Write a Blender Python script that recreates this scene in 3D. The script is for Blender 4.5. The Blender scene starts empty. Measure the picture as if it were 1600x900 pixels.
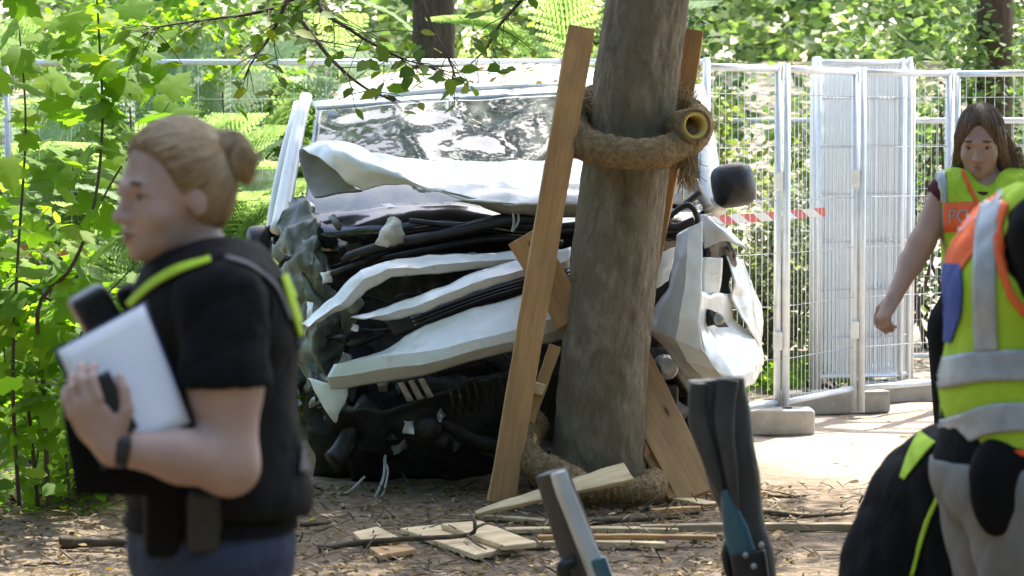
import bpy, math, random
import numpy as np
from mathutils import Vector, Matrix, noise
from mathutils.bvhtree import BVHTree

# ------------------------------------------------------------------ camera, world, sun, exposure
scene = bpy.context.scene
col = scene.collection
F = 4830.0            # focal length in photo pixels (1600 wide)
CAM_H = 1.65
PITCH = math.atan((450 - 205) / F)
cam_d = bpy.data.cameras.new('camera')
cam_d.sensor_width = 36.0
cam_d.lens = 36.0 * F / 1600.0
cam_d.clip_start = 0.1
cam_d.clip_end = 900.0
cam_d.dof.use_dof = True
cam_d.dof.focus_distance = 14.2
cam_d.dof.aperture_fstop = 6.5
cam = bpy.data.objects.new('camera', cam_d)
cam.location = (0, 0, CAM_H)
cam.rotation_euler = (math.pi / 2 - PITCH, 0, 0)
col.objects.link(cam)
scene.camera = cam

SUN_EL, SUN_AZ = math.radians(56), math.radians(24)     # azimuth from +Y (away from the camera) towards +X
SUN = Vector((math.sin(SUN_AZ) * math.cos(SUN_EL), math.cos(SUN_AZ) * math.cos(SUN_EL), math.sin(SUN_EL)))
world = bpy.data.worlds.new('World')
scene.world = world
world.use_nodes = True
wn = world.node_tree
sky = wn.nodes.new('ShaderNodeTexSky')
sky.sky_type = 'NISHITA'
sky.sun_disc = False
sky.sun_elevation = SUN_EL
sky.sun_rotation = SUN_AZ
sky.air_density = 1.0
sky.dust_density = 2.5
sky.ozone_density = 1.0
wn.links.new(sky.outputs[0], wn.nodes['Background'].inputs[0])
wn.nodes['Background'].inputs[1].default_value = 0.145
sun_d = bpy.data.lights.new('sun', 'SUN')
sun_d.energy = 3.3
sun_d.angle = math.radians(0.53)
sun_d.color = (1.0, 0.95, 0.86)
sun = bpy.data.objects.new('sun', sun_d)
sun.rotation_euler = SUN.to_track_quat('Z', 'Y').to_euler()
sun.location = (6, 30, 30)
col.objects.link(sun)

vs = scene.view_settings
vs.view_transform = 'Standard'
vs.look = 'None'
vs.exposure = 2.15
vs.gamma = 1.0
vs.use_curve_mapping = False
scene.render.engine = 'CYCLES'
cy = scene.cycles
cy.max_bounces = 7
cy.diffuse_bounces = 3
cy.glossy_bounces = 3
cy.transmission_bounces = 5
cy.transparent_max_bounces = 8
cy.caustics_reflective = False
cy.caustics_refractive = False
cy.sample_clamp_indirect = 6.0
cy.use_denoising = True
cy.use_adaptive_sampling = True

rnd = random.Random(7)
rng = np.random.default_rng(7)

# ------------------------------------------------------------------ projection helpers
_fw = np.array((0, math.cos(PITCH), -math.sin(PITCH)))
_up = np.array((0, math.sin(PITCH), math.cos(PITCH)))
def ray(px, py):
    return _fw + np.array((1.0, 0, 0)) * ((px - 800) / F) + _up * ((450 - py) / F)
def P(px, py, Y):
    """world point seen at photo pixel px,py at distance Y along the ground axis"""
    d = ray(px, py)
    return np.array((0, 0, CAM_H)) + d * (Y / d[1])
def G(px, py, z=0.0):
    d = ray(px, py)
    return np.array((0, 0, CAM_H)) + d * ((z - CAM_H) / d[2])

# ------------------------------------------------------------------ object helpers
def tag(o, label=None, cat=None, group=None, kind=None):
    if label: o['label'] = label
    if cat: o['category'] = cat
    if group: o['group'] = group
    if kind: o['kind'] = kind
    return o
def adopt(o, parent):
    if parent is not None:
        o.parent = parent
        o.matrix_parent_inverse = parent.matrix_basis.inverted()
    return o
def empty(name, loc=(0, 0, 0), rz=0.0):
    o = bpy.data.objects.new(name, None)
    o.empty_display_size = 0.2
    o.location = loc
    o.rotation_euler = (0, 0, rz)
    col.objects.link(o)
    return o
def thing(name, label, cat, loc=(0, 0, 0), group=None):
    return tag(empty(name, loc), label, cat, group)
def make_mesh(name, verts, faces, smooth=False, mat=None):
    me = bpy.data.meshes.new(name)
    verts = np.asarray(verts, dtype=np.float32)
    if isinstance(faces, np.ndarray) and faces.ndim == 2:
        n, k = faces.shape
        me.vertices.add(len(verts)); me.vertices.foreach_set('co', verts.ravel())
        me.loops.add(n * k); me.loops.foreach_set('vertex_index', faces.astype(np.int32).ravel())
        me.polygons.add(n)
        me.polygons.foreach_set('loop_start', np.arange(0, n * k, k, dtype=np.int32))
        me.polygons.foreach_set('loop_total', np.full(n, k, dtype=np.int32))
        me.update(calc_edges=True)
        me.validate()
    else:
        me.from_pydata([tuple(map(float, v)) for v in verts], [], [tuple(int(i) for i in f) for f in faces])
        me.update()
    if smooth:
        me.polygons.foreach_set('use_smooth', np.ones(len(me.polygons), dtype=bool))
    if mat is not None:
        me.materials.append(mat)
    return me
def obj(name, verts, faces, mat, parent=None, smooth=False, world_space=True):
    o = bpy.data.objects.new(name, make_mesh(name, verts, faces, smooth, mat))
    col.objects.link(o)
    if parent is not None:
        if world_space: adopt(o, parent)
        else: o.parent = parent
    return o
def link_mesh(name, me, parent=None, world_space=True):
    o = bpy.data.objects.new(name, me)
    col.objects.link(o)
    if parent is not None:
        if world_space: adopt(o, parent)
        else: o.parent = parent
    return o
class MB:
    """collects verts and faces for one mesh"""
    def __init__(s): s.v = []; s.f = []
    def add(s, v, f):
        b = len(s.v)
        s.v.extend([tuple(map(float, p)) for p in v])
        s.f.extend([tuple(int(i) + b for i in q) for q in f])
        return s
    def build(s, name, mat, parent=None, smooth=False, world_space=True):
        return obj(name, s.v, s.f, mat, parent, smooth, world_space)
def frame_from(d, hint=(0, 0, 1)):
    d = np.asarray(d, float); d = d / np.linalg.norm(d)
    h = np.asarray(hint, float)
    if abs(np.dot(d, h)) > 0.97: h = np.array((1.0, 0, 0)) if abs(d[0]) < 0.9 else np.array((0, 1.0, 0))
    a = np.cross(h, d); a /= np.linalg.norm(a)
    b = np.cross(d, a)
    return a, b, d
def tube(pts, rad, n=8, cap=True, wob=0.0, seed=0, flat=1.0):
    pts = np.asarray(pts, float); m = len(pts)
    rad = np.full(m, rad) if np.isscalar(rad) else np.asarray(rad, float)
    tan = np.gradient(pts, axis=0)
    a, b, _ = frame_from(tan[0])
    v = []; r_ = np.random.default_rng(seed)
    for i in range(m):
        t = tan[i] / (np.linalg.norm(tan[i]) + 1e-12)
        a = a - t * np.dot(a, t); a /= np.linalg.norm(a)
        b = np.cross(t, a)
        for k in range(n):
            th = 2 * math.pi * k / n
            r = rad[i] * (1 + wob * r_.uniform(-1, 1))
            v.append(pts[i] + a * math.cos(th) * r + b * math.sin(th) * r * flat)
    f = [(i * n + k, i * n + (k + 1) % n, (i + 1) * n + (k + 1) % n, (i + 1) * n + k) for i in range(m - 1) for k in range(n)]
    if cap:
        f.append(tuple(range(n - 1, -1, -1))); f.append(tuple((m - 1) * n + k for k in range(n)))
    return v, f
def cr(pts, n):
    """Catmull-Rom through pts, n samples"""
    p = np.asarray(pts, float); m = len(p)
    if m == 2: return p[0] + (p[1] - p[0]) * np.linspace(0, 1, n)[:, None]
    q = np.vstack([2 * p[0] - p[1], p, 2 * p[-1] - p[-2]])
    out = []
    for t in np.linspace(0, m - 1 - 1e-9, n):
        i = int(t); u = t - i
        a, b, c, d = q[i], q[i + 1], q[i + 2], q[i + 3]
        out.append(0.5 * ((2 * b) + (c - a) * u + (2 * a - 5 * b + 4 * c - d) * u * u + (3 * b - a - 3 * c + d) * u ** 3))
    return np.array(out)
def lin(pts, n):
    p = np.asarray(pts, float); t = np.linspace(0, len(p) - 1, n)
    return np.stack([np.interp(t, np.arange(len(p)), p[:, k]) for k in range(p.shape[1])], 1)
def box_mesh(cx, ax, ay, az):
    """box with centre cx and half-axis vectors"""
    cx, ax, ay, az = map(lambda q: np.asarray(q, float), (cx, ax, ay, az))
    v = [cx + i * ax + j * ay + k * az for i in (-1, 1) for j in (-1, 1) for k in (-1, 1)]
    f = [(0, 1, 3, 2), (4, 6, 7, 5), (0, 4, 5, 1), (2, 3, 7, 6), (0, 2, 6, 4), (1, 5, 7, 3)]
    return v, f
def box(lo, hi):
    lo = np.asarray(lo, float); hi = np.asarray(hi, float); c = (lo + hi) / 2; h = (hi - lo) / 2
    return box_mesh(c, (h[0], 0, 0), (0, h[1], 0), (0, 0, h[2]))
def mod_bevel(o, w, seg=2):
    m = o.modifiers.new('bevel', 'BEVEL'); m.width = w; m.segments = seg; m.limit_method = 'ANGLE'; m.angle_limit = math.radians(40)
    return o
def mod_solid(o, t, offset=-1.0):
    m = o.modifiers.new('thickness', 'SOLIDIFY'); m.thickness = t; m.offset = offset
    return o
def fbm(p, s, o=4):
    return noise.fractal(Vector((p[0] * s, p[1] * s, p[2] * s)), 1.0, 2.0, o)

# ------------------------------------------------------------------ materials
def new_mat(name):
    m = bpy.data.materials.new(name); m.use_nodes = True
    return m, m.node_tree, m.node_tree.nodes['Principled BSDF']
def set_in(b, **k):
    for n, v in k.items():
        n = n.replace('_', ' ')
        if n in b.inputs: b.inputs[n].default_value = v
def ramp(nt, fac, stops):
    r = nt.nodes.new('ShaderNodeValToRGB')
    e = r.color_ramp.elements
    e[0].position, e[0].color = stops[0][0], (*stops[0][1], 1)
    e[1].position, e[1].color = stops[-1][0], (*stops[-1][1], 1)
    for p, c in stops[1:-1]:
        x = e.new(p); x.color = (*c, 1)
    nt.links.new(fac, r.inputs[0])
    return r.outputs[0]
def coords(nt, scale=(1, 1, 1), kind='Object'):
    tc = nt.nodes.new('ShaderNodeTexCoord'); mp = nt.nodes.new('ShaderNodeMapping')
    mp.inputs['Scale'].default_value = scale
    nt.links.new(tc.outputs[kind], mp.inputs[0])
    return mp.outputs[0]
def nz(nt, vec, scale, detail=4, rough=0.55, dist=0.0):
    n = nt.nodes.new('ShaderNodeTexNoise')
    n.inputs['Scale'].default_value = scale; n.inputs['Detail'].default_value = detail
    n.inputs['Roughness'].default_value = rough; n.inputs['Distortion'].default_value = dist
    nt.links.new(vec, n.inputs['Vector'])
    return n.outputs[0]
def bump(nt, b, h, strength, dist=0.01):
    n = nt.nodes.new('ShaderNodeBump'); n.inputs['Strength'].default_value = strength; n.inputs['Distance'].default_value = dist
    nt.links.new(h, n.inputs['Height']); nt.links.new(n.outputs[0], b.inputs['Normal'])
def mixc(nt, fac, a, b, mode='MIX'):
    m = nt.nodes.new('ShaderNodeMix'); m.data_type = 'RGBA'; m.blend_type = mode
    for k, x in ((0, fac), (6, a), (7, b)):
        if hasattr(x, 'links') or hasattr(x, 'is_linked'): nt.links.new(x, m.inputs[k])
        elif k == 0: m.inputs[0].default_value = x
        else: m.inputs[k].default_value = (*x, 1)
    return m.outputs[2]
def mat_noise(name, stops, scale=6.0, rough=0.7, vec=(1, 1, 1), bmp=0.0, bscale=None, metal=0.0, spec=0.4, dist=0.01, coat=0.0, detail=5):
    m, nt, b = new_mat(name)
    v = coords(nt, vec)
    n = nz(nt, v, scale, detail)
    nt.links.new(ramp(nt, n, stops), b.inputs['Base Color'])
    set_in(b, Roughness=rough, Metallic=metal, Specular_IOR_Level=spec, Coat_Weight=coat)
    if bmp: bump(nt, b, nz(nt, v, bscale or scale * 3, 6), bmp, dist)
    return m
def mat_leaf(name, c1, c2, c3=None, transl=0.45, rough=0.6, spec=0.18):
    m, nt, b = new_mat(name)
    g = nt.nodes.new('ShaderNodeNewGeometry'); oi = nt.nodes.new('ShaderNodeObjectInfo')
    a = nt.nodes.new('ShaderNodeMath'); a.operation = 'ADD'
    nt.links.new(g.outputs['Random Per Island'], a.inputs[0]); nt.links.new(oi.outputs['Random'], a.inputs[1])
    fr = nt.nodes.new('ShaderNodeMath'); fr.operation = 'FRACT'; nt.links.new(a.outputs[0], fr.inputs[0])
    stops = [(0.0, c1), (0.72, c2), (1.0, c3 or c2)]
    c = ramp(nt, fr.outputs[0], stops)
    v = coords(nt); n = nz(nt, v, 24, 3)
    c = mixc(nt, n, c, mixc(nt, 1.0, c, (0.72, 0.74, 0.66), 'MULTIPLY'))
    nt.links.new(c, b.inputs['Base Color'])
    set_in(b, Roughness=rough, Specular_IOR_Level=spec)
    t = nt.nodes.new('ShaderNodeBsdfTranslucent')
    tg = nt.nodes.new('ShaderNodeVectorMath'); tg.operation = 'MULTIPLY'; tg.inputs[1].default_value = (1.75, 1.75, 0.9)
    nt.links.new(c, tg.inputs[0]); nt.links.new(tg.outputs[0], t.inputs[0])
    mx = nt.nodes.new('ShaderNodeMixShader'); mx.inputs[0].default_value = transl
    nt.links.new(b.outputs[0], mx.inputs[1]); nt.links.new(t.outputs[0], mx.inputs[2])
    nt.links.new(mx.outputs[0], nt.nodes['Material Output'].inputs[0])
    return m
M = {}
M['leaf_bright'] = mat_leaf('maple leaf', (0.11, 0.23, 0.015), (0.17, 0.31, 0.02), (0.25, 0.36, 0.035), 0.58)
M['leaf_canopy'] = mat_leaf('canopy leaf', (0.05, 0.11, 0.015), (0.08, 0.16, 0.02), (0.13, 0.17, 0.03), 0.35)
M['leaf_branch'] = mat_leaf('branch leaf', (0.06, 0.13, 0.015), (0.12, 0.21, 0.02), (0.24, 0.26, 0.03), 0.45)
M['leaf_fern'] = mat_leaf('fern frond', (0.16, 0.26, 0.12), (0.24, 0.34, 0.19), (0.32, 0.40, 0.25), 0.5, 0.55, 0.25)  # lightened and greyed: washed-out background brightness put into the frond colour
M['leaf_yellow'] = mat_leaf('hazel leaf', (0.10, 0.16, 0.035), (0.21, 0.26, 0.06), (0.30, 0.31, 0.12), 0.45)
M['leaf_grey'] = mat_leaf('dusty leaf', (0.09, 0.12, 0.05), (0.18, 0.21, 0.11), (0.26, 0.27, 0.17), 0.4)
M['leaf_wood'] = mat_leaf('woodland leaf', (0.08, 0.15, 0.05), (0.15, 0.23, 0.085), (0.23, 0.30, 0.14), 0.48)  # background brightness put into the leaf colour, as with the ferns
M['leaf_dark'] = mat_leaf('deep wood leaf', (0.035, 0.08, 0.03), (0.07, 0.14, 0.045), (0.11, 0.17, 0.06), 0.35)
M['leaf_dry'] = mat_leaf('dry leaf', (0.10, 0.06, 0.03), (0.22, 0.14, 0.06), (0.36, 0.26, 0.10), 0.15, 0.7)
M['stem'] = mat_noise('green brown stem', [(0.3, (0.05, 0.04, 0.025)), (0.7, (0.11, 0.09, 0.05))], 20, 0.8)
def mat_paint():
    m, nt, b = new_mat('white van paint')
    v = coords(nt)
    c = ramp(nt, nz(nt, v, 3.5, 5), [(0.32, (0.62, 0.65, 0.62)), (0.55, (0.76, 0.78, 0.76)), (1.0, (0.80, 0.81, 0.80))])
    sc = ramp(nt, nz(nt, coords(nt, (3, 3, 22)), 4.0, 6, 0.7, 1.2), [(0.63, (0, 0, 0)), (0.70, (0.75, 0.75, 0.75))])
    c = mixc(nt, sc, c, (0.30, 0.30, 0.28))
    di = ramp(nt, nz(nt, v, 7.0, 8, 0.72), [(0.54, (0, 0, 0)), (0.78, (0.6, 0.6, 0.6))])
    c = mixc(nt, di, c, (0.36, 0.33, 0.27))
    nt.links.new(c, b.inputs['Base Color'])
    set_in(b, Roughness=0.25, Specular_IOR_Level=0.5, Coat_Weight=0.5)
    bump(nt, b, nz(nt, v, 6, 4), 0.12, 0.015)
    return m
M['white_paint'] = mat_paint()
M['foliage_tint_metal'] = mat_noise('metal with foliage reflection tint', [(0.3, (0.06, 0.07, 0.055)), (0.55, (0.15, 0.17, 0.14)), (0.8, (0.40, 0.43, 0.38))], 9, 0.45, bmp=0.4, bscale=14, dist=0.02)  # grey-green tone stands for foliage reflected in the crumpled metal
M['underside'] = mat_noise('bonnet underside', [(0.3, (0.20, 0.19, 0.16)), (0.7, (0.34, 0.33, 0.29))], 8, 0.6, bmp=0.2)
M['black_plastic'] = mat_noise('black plastic', [(0.3, (0.010, 0.010, 0.011)), (0.7, (0.028, 0.028, 0.030))], 12, 0.42, bmp=0.15, bscale=40)
M['gloss_black'] = mat_noise('glossy black plastic', [(0.3, (0.008, 0.008, 0.010)), (0.8, (0.02, 0.02, 0.024))], 6, 0.12, spec=0.6, coat=0.4)
M['rubber'] = mat_noise('tyre rubber', [(0.3, (0.012, 0.012, 0.012)), (0.7, (0.03, 0.03, 0.03))], 20, 0.75, bmp=0.3)
M['grime'] = mat_noise('oily engine metal', [(0.3, (0.015, 0.014, 0.013)), (0.62, (0.05, 0.048, 0.045)), (0.8, (0.16, 0.155, 0.15))], 14, 0.5, metal=0.4, bmp=0.5, bscale=30)
M['alloy'] = mat_noise('cast alloy', [(0.3, (0.22, 0.22, 0.21)), (0.7, (0.48, 0.48, 0.46))], 22, 0.45, metal=0.7, bmp=0.4)
M['galv'] = mat_noise('galvanised steel', [(0.3, (0.60, 0.64, 0.67)), (0.7, (0.74, 0.78, 0.81))], 14, 0.42, metal=0.35, spec=0.5)
M['concrete'] = mat_noise('concrete foot', [(0.3, (0.26, 0.25, 0.22)), (0.7, (0.42, 0.40, 0.36))], 9, 0.9, bmp=0.5, bscale=45)
M['foam'] = mat_noise('torn foam', [(0.3, (0.45, 0.43, 0.38)), (0.7, (0.66, 0.64, 0.58))], 16, 0.9, bmp=0.8, bscale=30, dist=0.02)
M['yellow_plastic'] = mat_noise('yellow pipe', [(0.3, (0.42, 0.31, 0.07)), (0.7, (0.55, 0.43, 0.13))], 10, 0.5)
M['wire'] = mat_noise('pale cable', [(0.3, (0.30, 0.31, 0.30)), (0.7, (0.5, 0.5, 0.48))], 10, 0.5)
def mat_wood(name, c1, c2, c3):
    m, nt, b = new_mat(name)
    oi = nt.nodes.new('ShaderNodeObjectInfo')
    tc = nt.nodes.new('ShaderNodeTexCoord')
    ad = nt.nodes.new('ShaderNodeVectorMath'); ad.operation = 'ADD'
    cb = nt.nodes.new('ShaderNodeCombineXYZ')
    mu = nt.nodes.new('ShaderNodeMath'); mu.operation = 'MULTIPLY'; mu.inputs[1].default_value = 37.0
    nt.links.new(oi.outputs['Random'], mu.inputs[0]); nt.links.new(mu.outputs[0], cb.inputs[0]); nt.links.new(mu.outputs[0], cb.inputs[1])
    nt.links.new(tc.outputs['Object'], ad.inputs[0]); nt.links.new(cb.outputs[0], ad.inputs[1])
    mp = nt.nodes.new('ShaderNodeMapping'); mp.inputs['Scale'].default_value = (1.6, 22, 22)
    nt.links.new(ad.outputs[0], mp.inputs[0])
    n = nz(nt, mp.outputs[0], 2.2, 7, 0.62, 0.9)
    c = ramp(nt, n, [(0.28, c1), (0.5, c2), (0.75, c3)])
    mp2 = nt.nodes.new('ShaderNodeMapping'); mp2.inputs['Scale'].default_value = (1, 2, 2)
    nt.links.new(ad.outputs[0], mp2.inputs[0])
    n2 = nz(nt, mp2.outputs[0], 2.6, 5, 0.6)
    c = mixc(nt, ramp(nt, n2, [(0.42, (0, 0, 0)), (0.72, (0.75, 0.75, 0.75))]), c, (0.23, 0.15, 0.08))
    vo = nt.nodes.new('ShaderNodeTexVoronoi'); vo.inputs['Scale'].default_value = 3.0
    mp3 = nt.nodes.new('ShaderNodeMapping'); mp3.inputs['Scale'].default_value = (1.0, 3.2, 3.2)
    nt.links.new(ad.outputs[0], mp3.inputs[0]); nt.links.new(mp3.outputs[0], vo.inputs['Vector'])
    c = mixc(nt, ramp(nt, vo.outputs['Distance'], [(0.07, (1, 1, 1)), (0.13, (0, 0, 0))]), c, (0.10, 0.05, 0.025))
    nt.links.new(c, b.inputs['Base Color'])
    set_in(b, Roughness=0.72, Specular_IOR_Level=0.3)
    bump(nt, b, n, 0.35, 0.004)
    return m
M['wood'] = mat_wood('pine board', (0.33, 0.18, 0.07), (0.43, 0.255, 0.11), (0.52, 0.33, 0.16))
M['wood_orange'] = mat_wood('orange pine board', (0.34, 0.17, 0.06), (0.44, 0.235, 0.09), (0.50, 0.29, 0.13))
M['wood_pale'] = mat_wood('pale split board', (0.50, 0.37, 0.20), (0.66, 0.51, 0.30), (0.76, 0.62, 0.40))
M['wood_grey'] = mat_wood('weathered board', (0.26, 0.19, 0.11), (0.38, 0.30, 0.19), (0.48, 0.39, 0.26))

def mat_bark(name, dark, mid, light, moss, vs_=(7, 7, 1.6), b=0.9):
    m, nt, bs = new_mat(name)
    v = coords(nt, vs_); v1 = coords(nt, (1, 1, 0.5))
    n = nz(nt, v, 3.0, 8, 0.65, 0.4)
    c = ramp(nt, n, [(0.3, dark), (0.52, mid), (0.75, light)])
    n2 = nz(nt, v1, 2.2, 5, 0.6)
    c = mixc(nt, ramp(nt, n2, [(0.45, (0, 0, 0)), (0.65, (0.7, 0.7, 0.7))]), c, moss)
    n3 = nz(nt, coords(nt, (1, 1, 0.6)), 6.0, 3, 0.5)
    c = mixc(nt, ramp(nt, n3, [(0.62, (0, 0, 0)), (0.70, (0.55, 0.55, 0.55))]), c, light)
    nt.links.new(c, bs.inputs['Base Color'])
    set_in(bs, Roughness=0.9, Specular_IOR_Level=0.2)
    bump(nt, bs, nz(nt, coords(nt, (vs_[0] * 1.6, vs_[1] * 1.6, vs_[2])), 6.0, 8, 0.75, 0.6), b, 0.03)
    return m
M['bark'] = mat_bark('maple bark', (0.125, 0.102, 0.07), (0.215, 0.18, 0.125), (0.36, 0.31, 0.23), (0.185, 0.158, 0.095), (5, 5, 2.6), 0.8)
M['bark_far'] = mat_bark('brown bark', (0.05, 0.035, 0.025), (0.10, 0.072, 0.05), (0.16, 0.12, 0.085), (0.09, 0.08, 0.045))
M['branch_bark'] = mat_noise('twig bark', [(0.3, (0.045, 0.035, 0.022)), (0.7, (0.12, 0.09, 0.055))], 18, 0.85, bmp=0.4)
M['coir'] = mat_noise('coir matting', [(0.28, (0.15, 0.10, 0.05)), (0.5, (0.25, 0.175, 0.095)), (0.75, (0.36, 0.265, 0.155))], 45, 0.95, bmp=1.0, bscale=90, dist=0.02, spec=0.1)
M['coir_fibre'] = mat_noise('coir fibre', [(0.3, (0.17, 0.11, 0.05)), (0.7, (0.38, 0.28, 0.15))], 30, 0.9, spec=0.1)
# ------------------------------------------------------------------ ground
def terrain_z(x, y):
    z = 0.0
    if y > 20.5:
        t = min(1.0, (y - 20.5) / 22.0)
        z += 2.6 * t * t * (3 - 2 * t)
    return z
def make_ground():
    m, nt, b = new_mat('forest floor')
    v = coords(nt)
    n1 = nz(nt, v, 1.1, 6, 0.6); n2 = nz(nt, v, 14.0, 8, 0.7); n3 = nz(nt, v, 60.0, 4, 0.6)
    earth = ramp(nt, n2, [(0.30, (0.13, 0.095, 0.06)), (0.48, (0.20, 0.150, 0.10)), (0.62, (0.28, 0.22, 0.155)), (0.8, (0.36, 0.30, 0.22))])
    sand = ramp(nt, n2, [(0.3, (0.34, 0.27, 0.20)), (0.55, (0.46, 0.38, 0.30)), (0.8, (0.56, 0.48, 0.39))])
    # the trodden sandy track runs past the right of the tree
    sx = nt.nodes.new('ShaderNodeSeparateXYZ'); nt.links.new(v, sx.inputs[0])
    d = nt.nodes.new('ShaderNodeMath'); d.operation = 'MULTIPLY_ADD'; d.inputs[1].default_value = 0.55; d.inputs[2].default_value = -1.15
    nt.links.new(sx.outputs[0], d.inputs[0])
    e = nt.nodes.new('ShaderNodeMath'); e.operation = 'MULTIPLY_ADD'; e.inputs[1].default_value = 0.30
    g = nt.nodes.new('ShaderNodeMath'); g.operation = 'SUBTRACT'; g.inputs[1].default_value = 13.0
    nt.links.new(sx.outputs[1], g.inputs[0]); nt.links.new(g.outputs[0], e.inputs[0]); nt.links.new(d.outputs[0], e.inputs[2])
    w = nt.nodes.new('ShaderNodeMath'); w.operation = 'MULTIPLY_ADD'; w.inputs[1].default_value = 1.2
    nt.links.new(n1, w.inputs[0]); nt.links.new(e.outputs[0], w.inputs[2])
    fac = ramp(nt, w.outputs[0], [(0.45, (0, 0, 0)), (0.95, (1, 1, 1))])
    c = mixc(nt, fac, earth, sand)
    gr = ramp(nt, n1, [(0.58, (0, 0, 0)), (0.75, (0.6, 0.6, 0.6))])
    c = mixc(nt, gr, c, (0.12, 0.10, 0.055))
    nt.links.new(c, b.inputs['Base Color'])
    set_in(b, Roughness=0.95, Specular_IOR_Level=0.15)
    hh = nt.nodes.new('ShaderNodeMath'); hh.operation = 'ADD'; nt.links.new(n2, hh.inputs[0]); nt.links.new(n3, hh.inputs[1])
    bump(nt, b, hh.outputs[0], 0.8, 0.03)
    xs = np.concatenate([np.linspace(-58, -6, 14), np.linspace(-5.6, 5.6, 113), np.linspace(6, 58, 14)])
    ys = np.concatenate([np.linspace(-38, 2, 10), np.linspace(3, 9, 20), np.linspace(9.1, 22, 130), np.linspace(22.5, 60, 30), np.linspace(62, 90, 6)])
    V = []
    for y in ys:
        for x in xs:
            z = terrain_z(x, y)
            if 3 < y < 24 and abs(x) < 6:
                z += 0.018 * fbm((x, y, 0), 2.2, 5)
            V.append((x, y, z))
    n, k = len(xs), len(ys)
    idx = np.arange(n * k).reshape(k, n)
    Fq = np.stack([idx[:-1, :-1], idx[:-1, 1:], idx[1:, 1:], idx[1:, :-1]], -1).reshape(-1, 4)
    o = obj('ground', V, Fq, m, smooth=True)
    tag(o, kind='structure')
make_ground()

# ------------------------------------------------------------------ leaf templates and clouds
def T_diamond():
    return np.array([(0, 0, 0), (0.45, 0.30, 0.05), (1, 0, -0.05), (0.45, -0.30, 0.05)]), np.array([(0, 1, 2, 3)])
def T_oval():
    v = [(0, 0, 0), (0.22, 0.26, 0.04), (0.58, 0.29, 0.03), (0.85, 0.13, -0.02), (1.02, 0, -0.06), (0.85, -0.13, -0.02), (0.58, -0.29, 0.03), (0.22, -0.26, 0.04), (0.3, 0, 0), (0.62, 0, -0.01)]
    f = [(0, 8, 1, 1), (1, 8, 9, 2), (2, 9, 3, 3), (3, 9, 4, 4), (4, 9, 5, 5), (5, 9, 6, 6), (6, 9, 8, 7), (7, 8, 0, 0)]
    return np.array(v, float), f
def T_maple():
    out = [(0, 0), (-0.06, 0.20), (0.10, 0.42), (0.20, 0.30), (0.42, 0.52), (0.52, 0.40), (0.60, 0.46), (0.62, 0.20), (0.80, 0.18), (0.84, 0.09), (1.05, 0)]
    pts = out + [(x, -y) for x, y in out[-2:0:-1]]
    v = [(0.32, 0, 0.05)] + [(x, y, -0.10 * abs(y) - 0.06 * max(0, x - 0.5)) for x, y in pts]
    n = len(pts)
    return np.array(v, float), [(0, 1 + i, 1 + (i + 1) % n) for i in range(n)]
def tri(f):
    o = []
    for q in f:
        q = [a for i, a in enumerate(q) if a not in q[:i]]
        for i in range(1, len(q) - 1): o.append((q[0], q[i], q[i + 1]))
    return np.array(o)
def basis(nrm, roll):
    """per-leaf basis: x along the leaf, z the leaf normal"""
    n = nrm / np.linalg.norm(nrm, axis=1, keepdims=True)
    h = np.tile(np.array((0.0, 0, 1.0)), (len(n), 1)); h[np.abs(n[:, 2]) > 0.95] = (1.0, 0, 0)
    a = np.cross(h, n); a /= np.linalg.norm(a, axis=1, keepdims=True)
    b = np.cross(n, a)
    c, s = np.cos(roll)[:, None], np.sin(roll)[:, None]
    x = a * c + b * s
    y = np.cross(n, x)
    return np.stack([x, y, n], -1)          # columns
def cloud(tpl, pos, R, sc):
    tv, tf = tpl
    tf = np.asarray(tf) if isinstance(tf, np.ndarray) else tri(tf)
    pos = np.asarray(pos, float); n = len(pos)
    v = pos[:, None, :] + np.einsum('nij,kj->nki', R, tv) * np.asarray(sc)[:, None, None]
    f = tf[None] + (np.arange(n) * len(tv))[:, None, None]
    return v.reshape(-1, 3), f.reshape(-1, tf.shape[1])
def rand_leaves(pos, size, up=0.6, r=rng, toward=None):
    n = len(pos)
    nr = r.normal(size=(n, 3)); nr[:, 2] = np.abs(nr[:, 2]) + up
    if toward is not None: nr += np.asarray(toward)
    return pos, basis(nr, r.uniform(0, 2 * np.pi, n)), size * r.uniform(0.65, 1.2, n)
def blob(c, r3, n, r=rng, shell=0.45):
    d = r.normal(size=(n, 3)); d /= np.linalg.norm(d, axis=1, keepdims=True)
    rad = r.uniform(shell, 1.0, n) ** 0.6
    return np.asarray(c) + d * rad[:, None] * np.asarray(r3)
def limb(a, b, ra, rb, sag=0.0, n=7, seed=0):
    r = np.random.default_rng(seed)
    t = np.linspace(0, 1, n)[:, None]
    p = np.asarray(a) * (1 - t) + np.asarray(b) * t
    L = np.linalg.norm(np.asarray(b) - np.asarray(a))
    p[1:-1] += r.normal(size=(n - 2, 3)) * 0.03 * L
    p[:, 2] -= sag * np.sin(np.pi * t[:, 0])
    return tube(p, np.linspace(ra, rb, n), 7)

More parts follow.
